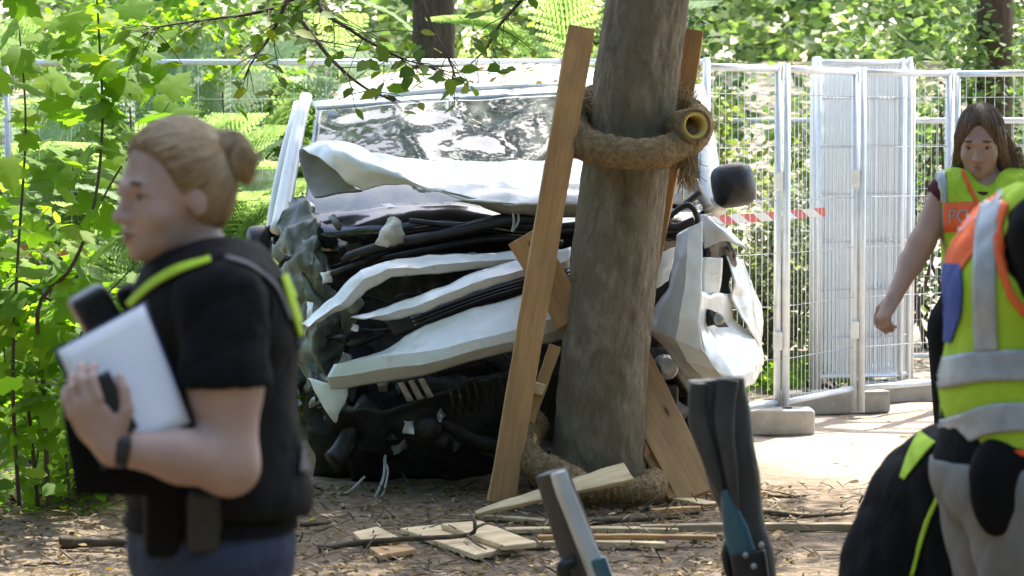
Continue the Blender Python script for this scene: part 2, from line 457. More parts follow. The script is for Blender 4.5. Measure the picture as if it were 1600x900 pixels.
# ------------------------------------------------------------------ the tree the van struck
TY = 13.75
def trunk_grid(path, radii, nseg, nring, amp, seed, flare=0.0):
    c = cr(path, nring); rr = np.interp(np.linspace(0, 1, nring), np.linspace(0, 1, len(radii)), radii)
    V = []
    for i in range(nring):
        for k in range(nseg):
            th = 2 * math.pi * k / nseg
            d = np.array((math.cos(th), math.sin(th), 0))
            p = c[i] + d * rr[i]
            q = Vector((d[0] * 2.0 + seed, d[1] * 2.0, c[i][2] * 0.9))
            r = rr[i] * (1 + 0.05 * noise.noise(q * 1.1))
            fis = noise.fractal(Vector((d[0] * 8 + seed, d[1] * 8, c[i][2] * 12.0)), 0.75, 2.1, 6)
            fl = flare * math.exp(-max(0, c[i][2]) / 0.16) * (0.6 + 0.5 * math.sin(3 * th + seed) + 0.3 * math.sin(5 * th))
            r += amp * fis * 0.9 + fl
            V.append(c[i] + d * r)
    f = [(i * nseg + k, i * nseg + (k + 1) % nseg, (i + 1) * nseg + (k + 1) % nseg, (i + 1) * nseg + k) for i in range(nring - 1) for k in range(nseg)]
    f.append(tuple((nring - 1) * nseg + k for k in range(nseg)))
    return V, f
base = P(932, 785, TY)
tree = thing('tree', 'thick leaning tree trunk in front of the wrecked van, wrapped in coir rolls', 'tree', (base[0], base[1], 0))
tp = [P(928, 800, TY) * np.array((1, 1, 0)) + np.array((0, 0, -0.15)), P(932, 740, TY), P(940, 600, TY), P(955, 450, TY), P(978, 260, TY), P(996, 110, TY), P(1011, 0, TY), P(1030, -180, TY), P(1050, -420, TY), P(1065, -900, TY + .2)]
v, f = trunk_grid(tp, [0.215, 0.205, 0.197, 0.193, 0.19, 0.187, 0.182, 0.172, 0.16, 0.10], 140, 360, 0.0062, 3.0, 0.04)
obj('trunk', v, f, M['bark'], tree, smooth=True)
top = np.array(tp[-2])

# crowns of this and the neighbouring trees are above the picture; they make the shade
def shade_at(target, h):
    t = np.asarray(target, float)
    return t + np.array(SUN) * ((h - t[2]) / SUN[2])
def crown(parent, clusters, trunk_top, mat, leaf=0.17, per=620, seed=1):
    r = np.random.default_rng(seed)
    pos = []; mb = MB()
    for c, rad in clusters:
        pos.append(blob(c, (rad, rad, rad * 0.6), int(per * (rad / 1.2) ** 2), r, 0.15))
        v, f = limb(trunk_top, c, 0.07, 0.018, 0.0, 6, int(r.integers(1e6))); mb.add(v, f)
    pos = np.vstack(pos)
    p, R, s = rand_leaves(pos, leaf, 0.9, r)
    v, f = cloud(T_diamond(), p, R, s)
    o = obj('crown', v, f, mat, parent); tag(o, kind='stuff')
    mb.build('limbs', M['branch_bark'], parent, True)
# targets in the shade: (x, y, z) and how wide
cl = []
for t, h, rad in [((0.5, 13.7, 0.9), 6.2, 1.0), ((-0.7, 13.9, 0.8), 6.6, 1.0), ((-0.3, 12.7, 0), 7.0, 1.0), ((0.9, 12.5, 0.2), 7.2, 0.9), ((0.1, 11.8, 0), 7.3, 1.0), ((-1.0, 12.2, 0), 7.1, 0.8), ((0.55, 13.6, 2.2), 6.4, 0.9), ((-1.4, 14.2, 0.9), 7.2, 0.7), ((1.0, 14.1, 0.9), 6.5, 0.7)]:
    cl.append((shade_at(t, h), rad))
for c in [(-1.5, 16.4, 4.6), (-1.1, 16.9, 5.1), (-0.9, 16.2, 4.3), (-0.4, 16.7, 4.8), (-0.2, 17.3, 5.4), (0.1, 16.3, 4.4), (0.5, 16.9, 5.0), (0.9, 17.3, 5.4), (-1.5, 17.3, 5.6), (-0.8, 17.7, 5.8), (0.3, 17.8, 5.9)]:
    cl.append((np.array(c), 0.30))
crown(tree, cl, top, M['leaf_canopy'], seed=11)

def bg_trunk(name, label, px0, px1, Y, rad, clusters, seed, lean=0.0):
    b = P((px0 + px1) / 2, 300, Y); z0 = terrain_z(b[0], Y)
    t = thing(name, label, 'tree', (b[0], Y, z0), group='trees in the wood')
    path = [(b[0] - lean * 0.4, Y, z0 - 0.2), (b[0], Y, 1.8), (b[0] + lean * 0.6, Y, 4.2), (b[0] + lean, Y, 7.0)]
    v, f = trunk_grid(path, [rad * 1.25, rad, rad * 0.92, rad * 0.6], 40, 90, 0.010, seed, 0.05)
    obj('trunk', v, f, M['bark_far'], t, smooth=True)
    if clusters: crown(t, clusters, np.array(path[-1]), M['leaf_canopy'], seed=seed)
    return t
# crowns: sparse over the van roof and the hedge, thicker over the people
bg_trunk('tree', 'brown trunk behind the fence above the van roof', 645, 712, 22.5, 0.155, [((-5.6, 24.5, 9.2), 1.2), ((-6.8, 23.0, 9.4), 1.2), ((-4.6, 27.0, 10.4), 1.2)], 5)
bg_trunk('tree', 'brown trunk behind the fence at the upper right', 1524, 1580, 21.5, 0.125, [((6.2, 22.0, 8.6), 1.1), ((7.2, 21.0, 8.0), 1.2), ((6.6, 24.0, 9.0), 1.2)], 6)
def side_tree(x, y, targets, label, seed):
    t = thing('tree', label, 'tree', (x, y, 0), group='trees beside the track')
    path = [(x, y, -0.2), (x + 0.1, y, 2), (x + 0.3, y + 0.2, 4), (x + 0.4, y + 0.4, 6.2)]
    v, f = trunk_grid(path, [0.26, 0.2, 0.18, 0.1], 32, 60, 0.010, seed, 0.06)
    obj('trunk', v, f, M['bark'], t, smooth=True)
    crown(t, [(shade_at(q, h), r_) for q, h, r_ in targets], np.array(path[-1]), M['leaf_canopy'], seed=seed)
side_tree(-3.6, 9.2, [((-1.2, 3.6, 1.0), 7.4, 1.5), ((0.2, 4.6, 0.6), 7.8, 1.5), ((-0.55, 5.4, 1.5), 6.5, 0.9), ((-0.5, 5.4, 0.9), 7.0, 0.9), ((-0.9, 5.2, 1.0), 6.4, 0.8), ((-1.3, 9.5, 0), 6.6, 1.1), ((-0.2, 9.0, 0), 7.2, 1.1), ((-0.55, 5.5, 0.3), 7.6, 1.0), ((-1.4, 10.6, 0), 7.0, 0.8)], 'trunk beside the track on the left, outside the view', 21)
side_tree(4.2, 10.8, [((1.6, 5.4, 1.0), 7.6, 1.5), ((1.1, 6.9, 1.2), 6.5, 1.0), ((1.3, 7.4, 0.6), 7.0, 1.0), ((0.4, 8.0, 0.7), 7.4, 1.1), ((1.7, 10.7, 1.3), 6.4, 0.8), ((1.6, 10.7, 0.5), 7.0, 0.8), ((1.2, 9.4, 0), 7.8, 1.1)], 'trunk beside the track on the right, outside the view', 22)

# boughs of the struck tree hanging into the top of the picture
def bough(pts, seed, nleaf, size=0.085):
    r = np.random.default_rng(seed)
    path = cr([P(*q) for q in pts], 26)
    b = obj('hanging_branch', *tube(path, np.linspace(0.011, 0.0025, 26), 6), M['branch_bark'], tree, smooth=True)
    tw = MB(); tv, tf = T_oval(); tf = [tuple(q) for q in tri(tf)]
    me = bough.me
    for i in range(nleaf):
        t = r.uniform(0.03, 1.0); k = int(t * 24)
        p0 = path[k]
        L = r.uniform(0.04, 0.20)
        d = path[min(k + 1, 25)] - path[k]; d /= np.linalg.norm(d)
        side = r.normal(size=3) * np.array((1.0, 0.9, 0.5)); side[2] -= 0.35
        p1 = p0 + (d * 0.5 + side * 0.8) * L
        vv, ff = tube([p0, (p0 + p1) / 2 + (0, 0, 0.01), p1], [0.0028, 0.002, 0.0014], 4); tw.add(vv, ff)
        nrm = np.array((r.normal() * 0.7, -0.5 + r.normal() * 0.6, 0.65 + abs(r.normal()) * 0.5))
        R = basis(nrm[None], np.array([r.uniform(0, 6.28)]))[0]
        # keep leaves drooping: tip pointing down or outwards
        if R[2, 0] > 0.25: R[:, 0] *= -1; R[:, 1] *= -1
        o = bpy.data.objects.new('leaf', me); col.objects.link(o)
        s = size * r.uniform(0.7, 1.25)
        Mx = Matrix([[R[a, b_] * s for b_ in range(3)] + [p1[a]] for a in range(3)] + [[0, 0, 0, 1]])
        o.matrix_basis = Mx
        adopt(o, b)
    tag(tw.build('twig', M['branch_bark'], b), kind='stuff')
tv_, tf_ = T_oval()
bough.me = make_mesh('leaf', tv_, [tuple(q) for q in tri(tf_)], True, M['leaf_branch'])
bough([(640, -60, 13.3), (520, -30, 13.1), (420, 15, 13.0), (330, 30, 12.9), (250, 42, 12.8), (215, 60, 12.8)], 31, 46)
bough([(560, -60, 13.2), (500, 5, 13.0), (545, 45, 12.9), (600, 78, 12.9), (640, 95, 12.9), (700, 112, 12.9)], 32, 46)
bough([(470, -50, 13.0), (440, 20, 12.9), (420, 60, 12.9), (395, 95, 12.8), (380, 125, 12.8)], 33, 22)
bough([(640, -50, 13.4), (670, 30, 13.3), (700, 90, 13.2), (712, 120, 13.2)], 34, 14)
bough([(470, 30, 13.2), (520, 95, 13.1), (575, 140, 13.0), (625, 158, 13.0)], 35, 18, 0.07)
bough([(860, -50, 13.8), (820, -5, 13.7), (780, 40, 13.6), (760, 75, 13.6), (735, 100, 13.6)], 36, 24, 0.075)
# ------------------------------------------------------------------ left-hand maple thicket
def shrub(name, label, base, stems, spread, n_parts, n_rest, tpl, mat, size, toward=(0, -0.5, 0.5), seed=1, cat='shrub', group=None, region=None):
    """stems: list of pixel paths; leaves hang on and about them"""
    r = np.random.default_rng(seed)
    t = thing(name, label, cat, base, group)
    allp = []
    for i, (pts, rad) in enumerate(stems):
        path = cr([P(*q) for q in pts], 30)
        obj('stem', *tube(path, np.linspace(rad, rad * 0.35, 30), 6), M['stem'], t, smooth=True)
        allp.append(path[4:])
    allp = np.vstack(allp)
    n = n_parts + n_rest
    pos = allp[r.integers(0, len(allp), n)] + r.normal(size=(n, 3)) * np.asarray(spread)
    if region is not None:
        k = r.integers(0, len(region), n // 2)
        reg = np.array(region, float)
        a = reg[k]
        px = r.uniform(a[:, 0], a[:, 1]); py = r.uniform(a[:, 2], a[:, 3]); yy = r.uniform(a[:, 4], a[:, 5])
        pos[:n // 2] = np.array([P(u, w, q) for u, w, q in zip(px, py, yy)])
    pos[:, 2] = np.maximum(pos[:, 2], 0.04)
    order = np.argsort(pos[:, 1])                      # nearest first: they show largest
    pos = pos[order]
    nr = r.normal(size=(n, 3)) * 0.7; nr[:, 2] = np.abs(nr[:, 2]); nr += np.asarray(toward)
    R = basis(nr, r.uniform(0, 2 * np.pi, n)); sc = size * r.uniform(0.55, 1.25, n)
    me = make_mesh('leaf', tpl[0], [tuple(q) for q in tri(tpl[1])], True, mat)
    for i in range(n_parts):
        o = bpy.data.objects.new('leaf', me); col.objects.link(o)
        o.matrix_basis = Matrix([[R[i][a, b] * sc[i] for b in range(3)] + [pos[i][a]] for a in range(3)] + [[0, 0, 0, 1]])
        adopt(o, t)
    if n_rest:
        v, f = cloud(tpl, pos[n_parts:], R[n_parts:], sc[n_parts:])
        tag(obj('foliage', v, f, mat, t), kind='stuff')
    return t
b0 = P(70, 760, 13.0)
shrub('maple_shrub', 'bright green maple shrub with lobed leaves filling the left edge', (b0[0], 13.0, 0),
      [([(75, 790, 13.0), (68, 600, 13.0), (60, 480, 12.9), (110, 420, 12.8), (145, 330, 12.8), (160, 200, 12.9), (155, 60, 13.0), (150, -20, 13.0)], 0.012),
       ([(60, 790, 13.2), (40, 600, 13.2), (25, 480, 13.3), (0, 390, 13.4), (-30, 300, 13.4)], 0.010),
       ([(110, 780, 13.1), (100, 650, 13.1), (120, 540, 13.0), (160, 470, 12.9), (215, 410, 12.9)], 0.008),
       ([(30, 790, 13.0), (20, 600, 12.9), (28, 400, 12.9), (40, 200, 13.0), (30, 40, 13.1)], 0.010),
       ([(150, 330, 12.9), (190, 260, 13.0), (240, 200, 13.1), (265, 160, 13.1)], 0.005),
       ([(80, 470, 13.0), (30, 440, 13.0), (5, 480, 13.0), (10, 600, 13.0)], 0.007)],
      (0.10, 0.22, 0.10), 270, 60, T_maple(), M['leaf_bright'], 0.155, (0.1, -0.40, 0.70), 41,
      region=[(-40, 170, -40, 120, 12.6, 13.6), (-40, 240, 80, 260, 12.6, 13.6), (-20, 210, 240, 420, 12.6, 13.6), (-20, 170, 420, 560, 12.8, 13.6), (40, 270, 40, 190, 12.8, 13.6), (-30, 60, 500, 640, 12.8, 13.5)])
b0 = P(90, 760, 13.6)
shrub('bramble_shrub', 'low leafy undergrowth at the foot of the maple shrub', (b0[0], 13.4, 0),
      [([(40, 770, 13.4), (60, 700, 13.3), (30, 640, 13.3)], 0.006), ([(120, 770, 13.5), (150, 690, 13.4), (120, 600, 13.4)], 0.006), ([(190, 765, 13.6), (180, 700, 13.6), (200, 640, 13.6)], 0.005)],
      (0.16, 0.25, 0.10), 200, 260, T_oval(), M['leaf_bright'], 0.085, (0.1, -0.6, 0.7), 42, cat='shrub',
      region=[(-30, 230, 640, 765, 12.9, 13.8), (-30, 120, 560, 700, 12.9, 13.6)])

# ------------------------------------------------------------------ ferns and ash saplings behind the fence
def T_frond(npin=15, pin=9):
    v = []; f = []
    def quad(a, b, c, d):
        k = len(v); v.extend([a, b, c, d]); f.append((k, k + 1, k + 2, k + 3))
    def arch(t): return np.array((t, 0, 0.30 * math.sin(t * 1.9) - 0.32 * t * t))
    for i in range(npin):
        t = 0.14 + 0.86 * i / npin
        L = 0.30 * math.sin(math.pi * (0.22 + 0.78 * (1 - t))) ** 0.8 * (1.0 if t < 0.9 else 0.6)
        p = arch(t)
        for s in (-1, 1):
            d = np.array((0.32, s * 0.95, -0.10))
            for j in range(pin):
                u = j / pin; q = p + d * L * u
                w = L * 0.20 * (1 - u) + 0.006
                nx = np.array((0.95, -s * 0.32, 0.0)) * w
                st = d * L / pin
                quad(q, q + nx + st * 0.25, q + nx * 1.05 + st * 0.75, q + st * 0.9)
                quad(q, q + st * 0.9, q - nx * 1.05 + st * 0.75, q - nx + st * 0.25)
    for i in range(8):
        a, b = arch(i / 8), arch((i + 1) / 8)
        quad(a + (0, -.006, 0), b + (0, -.004, 0), b + (0, .004, 0), a + (0, .006, 0))
    return np.array(v), np.array(f)
FR = T_frond()
FR_LO = T_frond(11, 5)
def fern(x, y, h, n, L, seed, label, tpl=FR, mat='leaf_fern'):
    r = np.random.default_rng(seed)
    z0 = terrain_z(x, y)
    t = thing('fern', label, 'fern', (x, y, z0), group='ferns behind the fence')
    az = np.linspace(0, 2 * np.pi, n, endpoint=False) + r.normal(size=n) * 0.35
    el = r.uniform(0.35, 1.05, n)
    X = np.stack([np.cos(az) * np.cos(el), np.sin(az) * np.cos(el), np.sin(el)], 1)
    Yv = np.stack([-np.sin(az), np.cos(az), np.zeros(n)], 1)
    Z = np.cross(X, Yv)
    R = np.stack([X, Yv, Z], -1)
    pos = np.stack([np.full(n, x), np.full(n, y), z0 + h * r.uniform(0.1, 1.0, n)], 1) + r.normal(size=(n, 3)) * (0.05, 0.05, 0.02)
    v, f = cloud(tpl, pos, R, L * r.uniform(0.75, 1.2, n))
    obj('frond', v, f, M[mat], t)
    if h > 0.3:
        obj('stem', *tube([(x, y, z0 - 0.05), (x + 0.03, y, z0 + h * 0.5), (x, y, z0 + h)], [0.012, 0.009, 0.006], 5), M['stem'], t)
r = np.random.default_rng(5)
for i in range(64):
    px = r.uniform(190, 1000) if i < 50 else r.uniform(-40, 250)
    Y = r.uniform(19.9, 25.5)
    if abs(px - 678) < 75 and Y < 23.2: px += 150
    c = P(px, 200, Y)
    fern(c[0], Y, r.uniform(0.6, 2.0), int(r.integers(8, 13)), r.uniform(0.7, 1.05), 100 + i, ('pale feathery fern behind the fence and the policewoman' if px < 430 else 'pale feathery fern behind the fence over the left of the van' if px < 640 else 'pale feathery fern behind the fence beside the brown trunk' if px < 860 else 'pale feathery fern behind the fence and the struck tree'), FR if Y < 23 else FR_LO)

# ------------------------------------------------------------------ shrubs behind the fence
def bush(label, px, py_top, Y, w, mat, size, n, seed, tpl=None, low=0.0, cat='shrub', group='shrubs behind the fence'):
    r = np.random.default_rng(seed)
    c = P(px, py_top, Y); z0 = terrain_z(c[0], Y)
    t = thing('shrub', label, cat, (c[0], Y, z0), group)
    H = c[2] - z0
    pos = []
    mb = MB()
    for k in range(max(5, n // 260)):
        q = np.array((c[0] + r.uniform(-w, w), Y + r.uniform(-0.6, 0.6), z0 + H * r.uniform(0.15 + low, 0.9)))
        pos.append(blob(q, (w * 0.45, 0.5, H * 0.2), n // max(5, n // 260), r, 0.1))
        v, f = limb((c[0] + r.normal() * 0.1, Y, z0 - 0.05), q, 0.018, 0.006, 0, 6, int(r.integers(1e6))); mb.add(v, f)
    pos = np.vstack(pos); pos[:, 2] = np.maximum(pos[:, 2], z0 + 0.03)
    p, R, s = rand_leaves(pos, size, 0.5, r, (0, -0.5, 0.2))
    v, f = cloud(tpl or T_oval(), p, R, s)
    tag(obj('foliage', v, f, M[mat], t), kind='stuff')
    mb.build('branches', M['branch_bark'], t, True)
L_ = 'leafy shrub standing behind the fence'
bush('yellow green shrub rising above the fence right of the tree', 1190, 20, 20.6, 0.62, 'leaf_yellow', 0.085, 2600, 51)
bush('grey green dusty shrub behind the fence beside the mirror', 1200, 230, 20.2, 0.5, 'leaf_grey', 0.06, 3000, 52)
bush('light green shrub above the stacked fence panels', 1390, 10, 21.6, 0.7, 'leaf_wood', 0.07, 3200, 53)
bush('green shrub behind the fence right of the stacked panels', 1480, 60, 22.6, 0.7, 'leaf_wood', 0.07, 3000, 54)
bush('dark green shrub behind the walking woman', 1610, 20, 23.0, 0.8, 'leaf_dark', 0.075, 3000, 55)
bush('yellow green shrub behind the tree above the van roof', 850, -20, 23.5, 0.8, 'leaf_yellow', 0.085, 2400, 56)
bush('pale green shrub behind the left fence', 330, 20, 24.5, 0.9, 'leaf_wood', 0.075, 2600, 57)
bush('green shrub behind the maple at the far left', 120, -20, 22.5, 1.0, 'leaf_bright', 0.10, 2400, 58)
bush('low green shrub beneath the ferns on the left', 300, 250, 21.0, 0.8, 'leaf_bright', 0.085, 1800, 59)
bush('dark shrub in the gap behind the leaning board', 1060, -20, 24.0, 0.5, 'leaf_dark', 0.08, 2200, 60)
bush('low weeds behind the fence feet', 1300, 555, 19.6, 0.35, 'leaf_bright', 0.05, 500, 61)
bush('low weeds beside the van bumper', 1195, 590, 19.4, 0.2, 'leaf_bright', 0.05, 260, 62)

# the far wood, one mass that closes the view
def woodland():
    r = np.random.default_rng(77)
    n = 56000
    x = r.uniform(-13, 13, n); y = r.uniform(30, 44, n); z = r.uniform(-0.2, 3.6, n)
    cl_ = np.array([noise.noise(Vector((a * 0.55, b * 0.5, c * 0.7))) for a, b, c in zip(x, y, z)])
    k = cl_ > -0.16
    pos = np.stack([x, y, z + np.array([terrain_z(0, q) for q in y])], 1)[k]
    p, R, s = rand_leaves(pos, 0.19, 0.6, r, (0, -0.4, 0.2))
    v, f = cloud(T_diamond(), p, R, s)
    o = obj('woodland', v, f, M['leaf_wood'])
    tag(o, 'mass of sunlit green woodland filling the background', 'woodland', kind='stuff')
    n = 9000
    pos = np.stack([r.uniform(-24, 24, n), r.uniform(45, 52, n), r.uniform(1.5, 16, n)], 1)
    p, R, s = rand_leaves(pos, 0.9, 0.2, r, (0, -1.2, 0.0))
    v, f = cloud(T_diamond(), p, R, s)
    o = obj('woodland', v, f, M['leaf_dark'])
    tag(o, 'darker deep wood behind the sunlit woodland', 'woodland', kind='stuff')
woodland()
def unseen_woodland():  # unseen leaf mass, added to block low sky light on camera-facing sides
    r = np.random.default_rng(78)
    n = 15000
    a = r.uniform(0, 1, n)
    x = np.where(a < 0.5, r.uniform(-20, 20, n), np.where(a < 0.75, r.uniform(-16, -6.5, n), r.uniform(6.5, 16, n)))
    y = np.where(a < 0.5, r.uniform(-16, -7, n), r.uniform(-12, 13, n))
    pos = np.stack([x, y, r.uniform(0.0, 12, n)], 1)
    p, R, s = rand_leaves(pos, 1.0, 0.2, r)
    v, f = cloud(T_diamond(), p, R, s)
    tag(obj('woodland', v, f, M['leaf_dark']), 'unseen wood added beside the track and behind the viewer to cut sky light', 'woodland', kind='stuff')
unseen_woodland()
# undergrowth this side of the fence, behind the maple and the policewoman
for i, (px, Y, top_, w, sz, nn, lab) in enumerate([(70, 13.9, 640, 0.42, 0.075, 620, 'low bright bush at the foot of the maple stems'), (190, 14.3, 650, 0.30, 0.07, 480, 'low bright bush beside the policewoman\'s folder'), (60, 15.4, 470, 0.45, 0.08, 700, 'green bush behind the maple shrub near the left edge'), (230, 16.2, 480, 0.5, 0.075, 900, 'green bush behind the policewoman'), (370, 17.2, 470, 0.45, 0.075, 1400, 'bush between the policewoman and the van'), (150, 17.8, 330, 0.7, 0.09, 800, 'taller bush before the left fence')]):
    bush(lab, px, top_, Y, w, 'leaf_bright', sz, nn, 300 + i, group='bushes before the left fence')
r = np.random.default_rng(15)
for i in range(12):
    px = r.uniform(200, 440); Y = r.uniform(17.0, 19.0); c = P(px, 200, Y)
    fern(c[0], Y, r.uniform(0.3, 1.3), 10, r.uniform(0.6, 0.9), 400 + i, 'fern growing on this side of the left fence')

# ------------------------------------------------------------------ construction fence
def fence_panel(A, B, top, label, group, wires=True, gauge=0.021, z0=0.10, dense=0.06, wr_=0.0016):
    A = np.asarray(A, float); B = np.asarray(B, float)
    t = thing('construction_fence', label, 'fence', (A[0], A[1], 0), group)
    d = (B - A); L = np.hypot(d[0], d[1]); u = np.array((d[0] / L, d[1] / L, 0))
    a = np.array((A[0], A[1], 0)); Z = np.array((0, 0, 1.0))
    pt = lambda s, z: a + u * s + Z * z
    obj('post', *tube([pt(0, z0 - 0.08), pt(0, top + 0.03)], gauge, 10), M['galv'], t, True)
    obj('post', *tube([pt(L, z0 - 0.08), pt(L, top + 0.03)], gauge, 10), M['galv'], t, True)
    obj('rail', *tube([pt(0, top), pt(L, top)], gauge * 0.95, 10), M['galv'], t, True)
    obj('rail', *tube([pt(0, z0 + 0.06), pt(L, z0 + 0.06)], gauge * 0.8, 10), M['galv'], t, True)
    if wires:
        mb = MB()
        for s in np.arange(dense, L, dense):
            mb.add(*tube([pt(s, z0 + 0.06), pt(s, top)], wr_, 4, False))
        for z in np.arange(z0 + 0.3, top - 0.1, 0.29):
            for dz in (0, 0.0):
                mb.add(*tube([pt(0, z), pt(L, z)], wr_ * 1.4, 4, False))
        tag(mb.build('wire_mesh', M['galv'], t), kind='stuff')
    return t
def clamp(p, parent):
    v, f = box(np.asarray(p) - (0.024, 0.03, 0.05), np.asarray(p) + (0.024, 0.03, 0.05))
    mod_bevel(obj('clamp', v, f, M['white_paint'], parent), 0.006)
# right-hand run
post = [(1104, 16.4), (1216, 16.95), (1336, 17.9), (1483, 18.4), (1640, 18.1)]
ends = [P(px, 205, Y) for px, Y in post]
labs = ['fence panel right of the tree behind the black mirror', 'fence panel between the mirror and the stacked panels', 'fence panel in front of the stacked panels', 'fence panel behind the walking woman at the right edge']
for i in range(4):
    a, b = ends[i].copy(), ends[i + 1].copy()
    if i: a[0] += 0.045
    p_ = fence_panel(a, b, 1.99, labs[i], 'construction fence')
    clamp((b[0] + 0.0, b[1] - 0.02, 1.38), p_)
    clamp((b[0] + 0.0, b[1] - 0.02, 0.5), p_)
# left-hand run behind the van
lp = [(-330, 19.6), (12, 19.4), (880, 19.3), (1104, 19.3)]
le = [P(px, 205, Y) for px, Y in lp]
for i, lb in enumerate(['fence panel behind the maple shrub at the far left', 'long fence panel behind the van roof', 'fence panel behind the struck tree']):
    fence_panel(le[i], le[i + 1], 2.08, lb, 'construction fence', dense=0.2, wr_=0.0014)
# a second line further back on the right
fence_panel(P(1100, 205, 21.0), P(1640, 205, 20.2), 1.72, 'lower fence panel further back on the right', 'construction fence', dense=0.10)
# stack of panels leaning together behind the fence
r = np.random.default_rng(9)
for i in range(13):
    x0 = P(1272 + i * 1.5 + r.uniform(-4, 4), 205, 18.9)[0]; Y = 18.7 + i * 0.085
    x1 = P(1424 + r.uniform(-16, 6), 205, Y)[0]
    fence_panel((x0, Y, 0), (x1, Y + 0.05 + r.uniform(0, 0.15), 0), 2.03 + r.uniform(-0.02, 0.05), 'galvanised fence panel in the dense upright stack', 'stacked fence panels', gauge=0.013, dense=0.026, wr_=0.0032)
# concrete feet
def foot(px, py, L, w, h, yaw, label):
    c = G(px, py)
    t = thing('fence_foot', label, 'fence foot', (c[0], c[1], 0), 'concrete fence feet')
    u = np.array((math.cos(yaw), math.sin(yaw), 0)); n = np.array((-u[1], u[0], 0))
    o = obj('block', *box_mesh(c + np.array((0, 0, h / 2)), u * L / 2, n * w / 2, (0, 0, h / 2)), M['concrete'], t)
    mod_bevel(o, 0.015, 2)
    for s in (-0.25, 0.25):
        q = c + u * L * s
        obj('socket', *tube([q + (0, 0, h - 0.03), q + (0, 0, h + 0.006)], 0.026, 10), M['rubber'], t)
foot(1190, 678, 0.56, 0.24, 0.14, 0.0, 'nearest concrete fence foot, beside the van')
foot(1300, 645, 0.66, 0.22, 0.13, 0.35, 'concrete fence foot below the stacked panels')
foot(1420, 628, 0.60, 0.22, 0.13, 0.1, 'concrete fence foot beside the walking woman')
# red and white barrier tape
def tape():
    m, nt, b = new_mat('barrier tape')
    v = coords(nt)
    sx = nt.nodes.new('ShaderNodeSeparateXYZ'); nt.links.new(v, sx.inputs[0])
    a = nt.nodes.new('ShaderNodeMath'); a.operation = 'MULTIPLY_ADD'; a.inputs[1].default_value = 6.2
    zz = nt.nodes.new('ShaderNodeMath'); zz.operation = 'MULTIPLY'; zz.inputs[1].default_value = 7.0
    nt.links.new(sx.outputs[2], zz.inputs[0]); nt.links.new(zz.outputs[0], a.inputs[2]); nt.links.new(sx.outputs[0], a.inputs[0])
    fr = nt.nodes.new('ShaderNodeMath'); fr.operation = 'FRACT'; nt.links.new(a.outputs[0], fr.inputs[0])
    g = nt.nodes.new('ShaderNodeMath'); g.operation = 'GREATER_THAN'; g.inputs[1].default_value = 0.5; nt.links.new(fr.outputs[0], g.inputs[0])
    nt.links.new(mixc(nt, g.outputs[0], (0.8, 0.8, 0.78), (0.66, 0.16, 0.15)), b.inputs['Base Color'])
    set_in(b, Roughness=0.4)
    path = cr([P(1090, 346, 18.2), P(1180, 340, 18.35), P(1240, 335, 18.48), P(1290, 331, 18.55)], 60)
    V = []; Fc = []
    for i, p in enumerate(path):
        tw = 0.3 * math.sin(i * 0.21)
        V += [p + (0, 0.02 * math.sin(tw), 0.027), p - (0, 0.02 * math.sin(tw), 0.027)]
        if i: Fc.append((2 * i - 2, 2 * i, 2 * i + 1, 2 * i - 1))
    o = obj('barrier_tape', V, Fc, m); mod_solid(o, 0.0012, 0)
    tag(o, 'red and white barrier tape strung behind the fence', 'barrier tape')
    path = cr([P(-60, 395, 18.4), P(150, 392, 18.5), P(300, 385, 18.6), P(470, 380, 18.8)], 30)
    V = []; Fc = []
    for i, p in enumerate(path):
        V += [p + (0, 0, 0.034), p - (0, 0, 0.034)]
        if i: Fc.append((2 * i - 2, 2 * i, 2 * i + 1, 2 * i - 1))
    o = obj('barrier_tape', V, Fc, m); mod_solid(o, 0.0012, 0)
    tag(o, 'barrier tape running behind the shrubs on the left', 'barrier tape')
tape()
# ------------------------------------------------------------------ the wrecked van
van = thing('wrecked_van', 'white van with its crushed front wrapped around the tree', 'van', (0.03, 13.95, 0))
VM = Matrix.Translation((0.03, 13.95, 0)) @ Matrix.Rotation(math.radians(2.0), 4, 'Z') @ Matrix.Rotation(math.radians(2.6), 4, 'X') @ Matrix.Rotation(math.radians(-2.6), 4, 'Y')
def V_(x, y, z): return np.array(VM @ Vector((x, y, z)))
def m_glass():
    m, nt, b = new_mat('windscreen glass')
    nt.nodes.remove(b)
    g = nt.nodes.new('ShaderNodeBsdfGlossy'); g.inputs['Roughness'].default_value = 0.05; g.inputs[0].default_value = (1.0, 1.0, 0.93, 1)
    t = nt.nodes.new('ShaderNodeBsdfTransparent'); t.inputs[0].default_value = (0.30, 0.34, 0.33, 1)
    f = nt.nodes.new('ShaderNodeFresnel'); f.inputs[0].default_value = 2.8
    v = coords(nt)
    bp = nt.nodes.new('ShaderNodeBump'); bp.inputs['Strength'].default_value = 0.12; bp.inputs['Distance'].default_value = 0.02
    nt.links.new(nz(nt, v, 5.0, 3), bp.inputs['Height'])
    nt.links.new(bp.outputs[0], g.inputs['Normal'])
    mx = nt.nodes.new('ShaderNodeMixShader')
    nt.links.new(f.outputs[0], mx.inputs[0]); nt.links.new(t.outputs[0], mx.inputs[1]); nt.links.new(g.outputs[0], mx.inputs[2])
    df = nt.nodes.new('ShaderNodeBsdfDiffuse'); df.inputs[0].default_value = (0.50, 0.53, 0.50, 1)     # dust and crazing
    m2 = nt.nodes.new('ShaderNodeMixShader')
    nt.links.new(ramp(nt, nz(nt, v, 9.0, 7, 0.7), [(0.35, (0.10, 0.10, 0.10)), (0.70, (0.42, 0.42, 0.42))]), m2.inputs[0])
    nt.links.new(mx.outputs[0], m2.inputs[1]); nt.links.new(df.outputs[0], m2.inputs[2])
    nt.links.new(m2.outputs[0], nt.nodes['Material Output'].inputs[0])
    return m
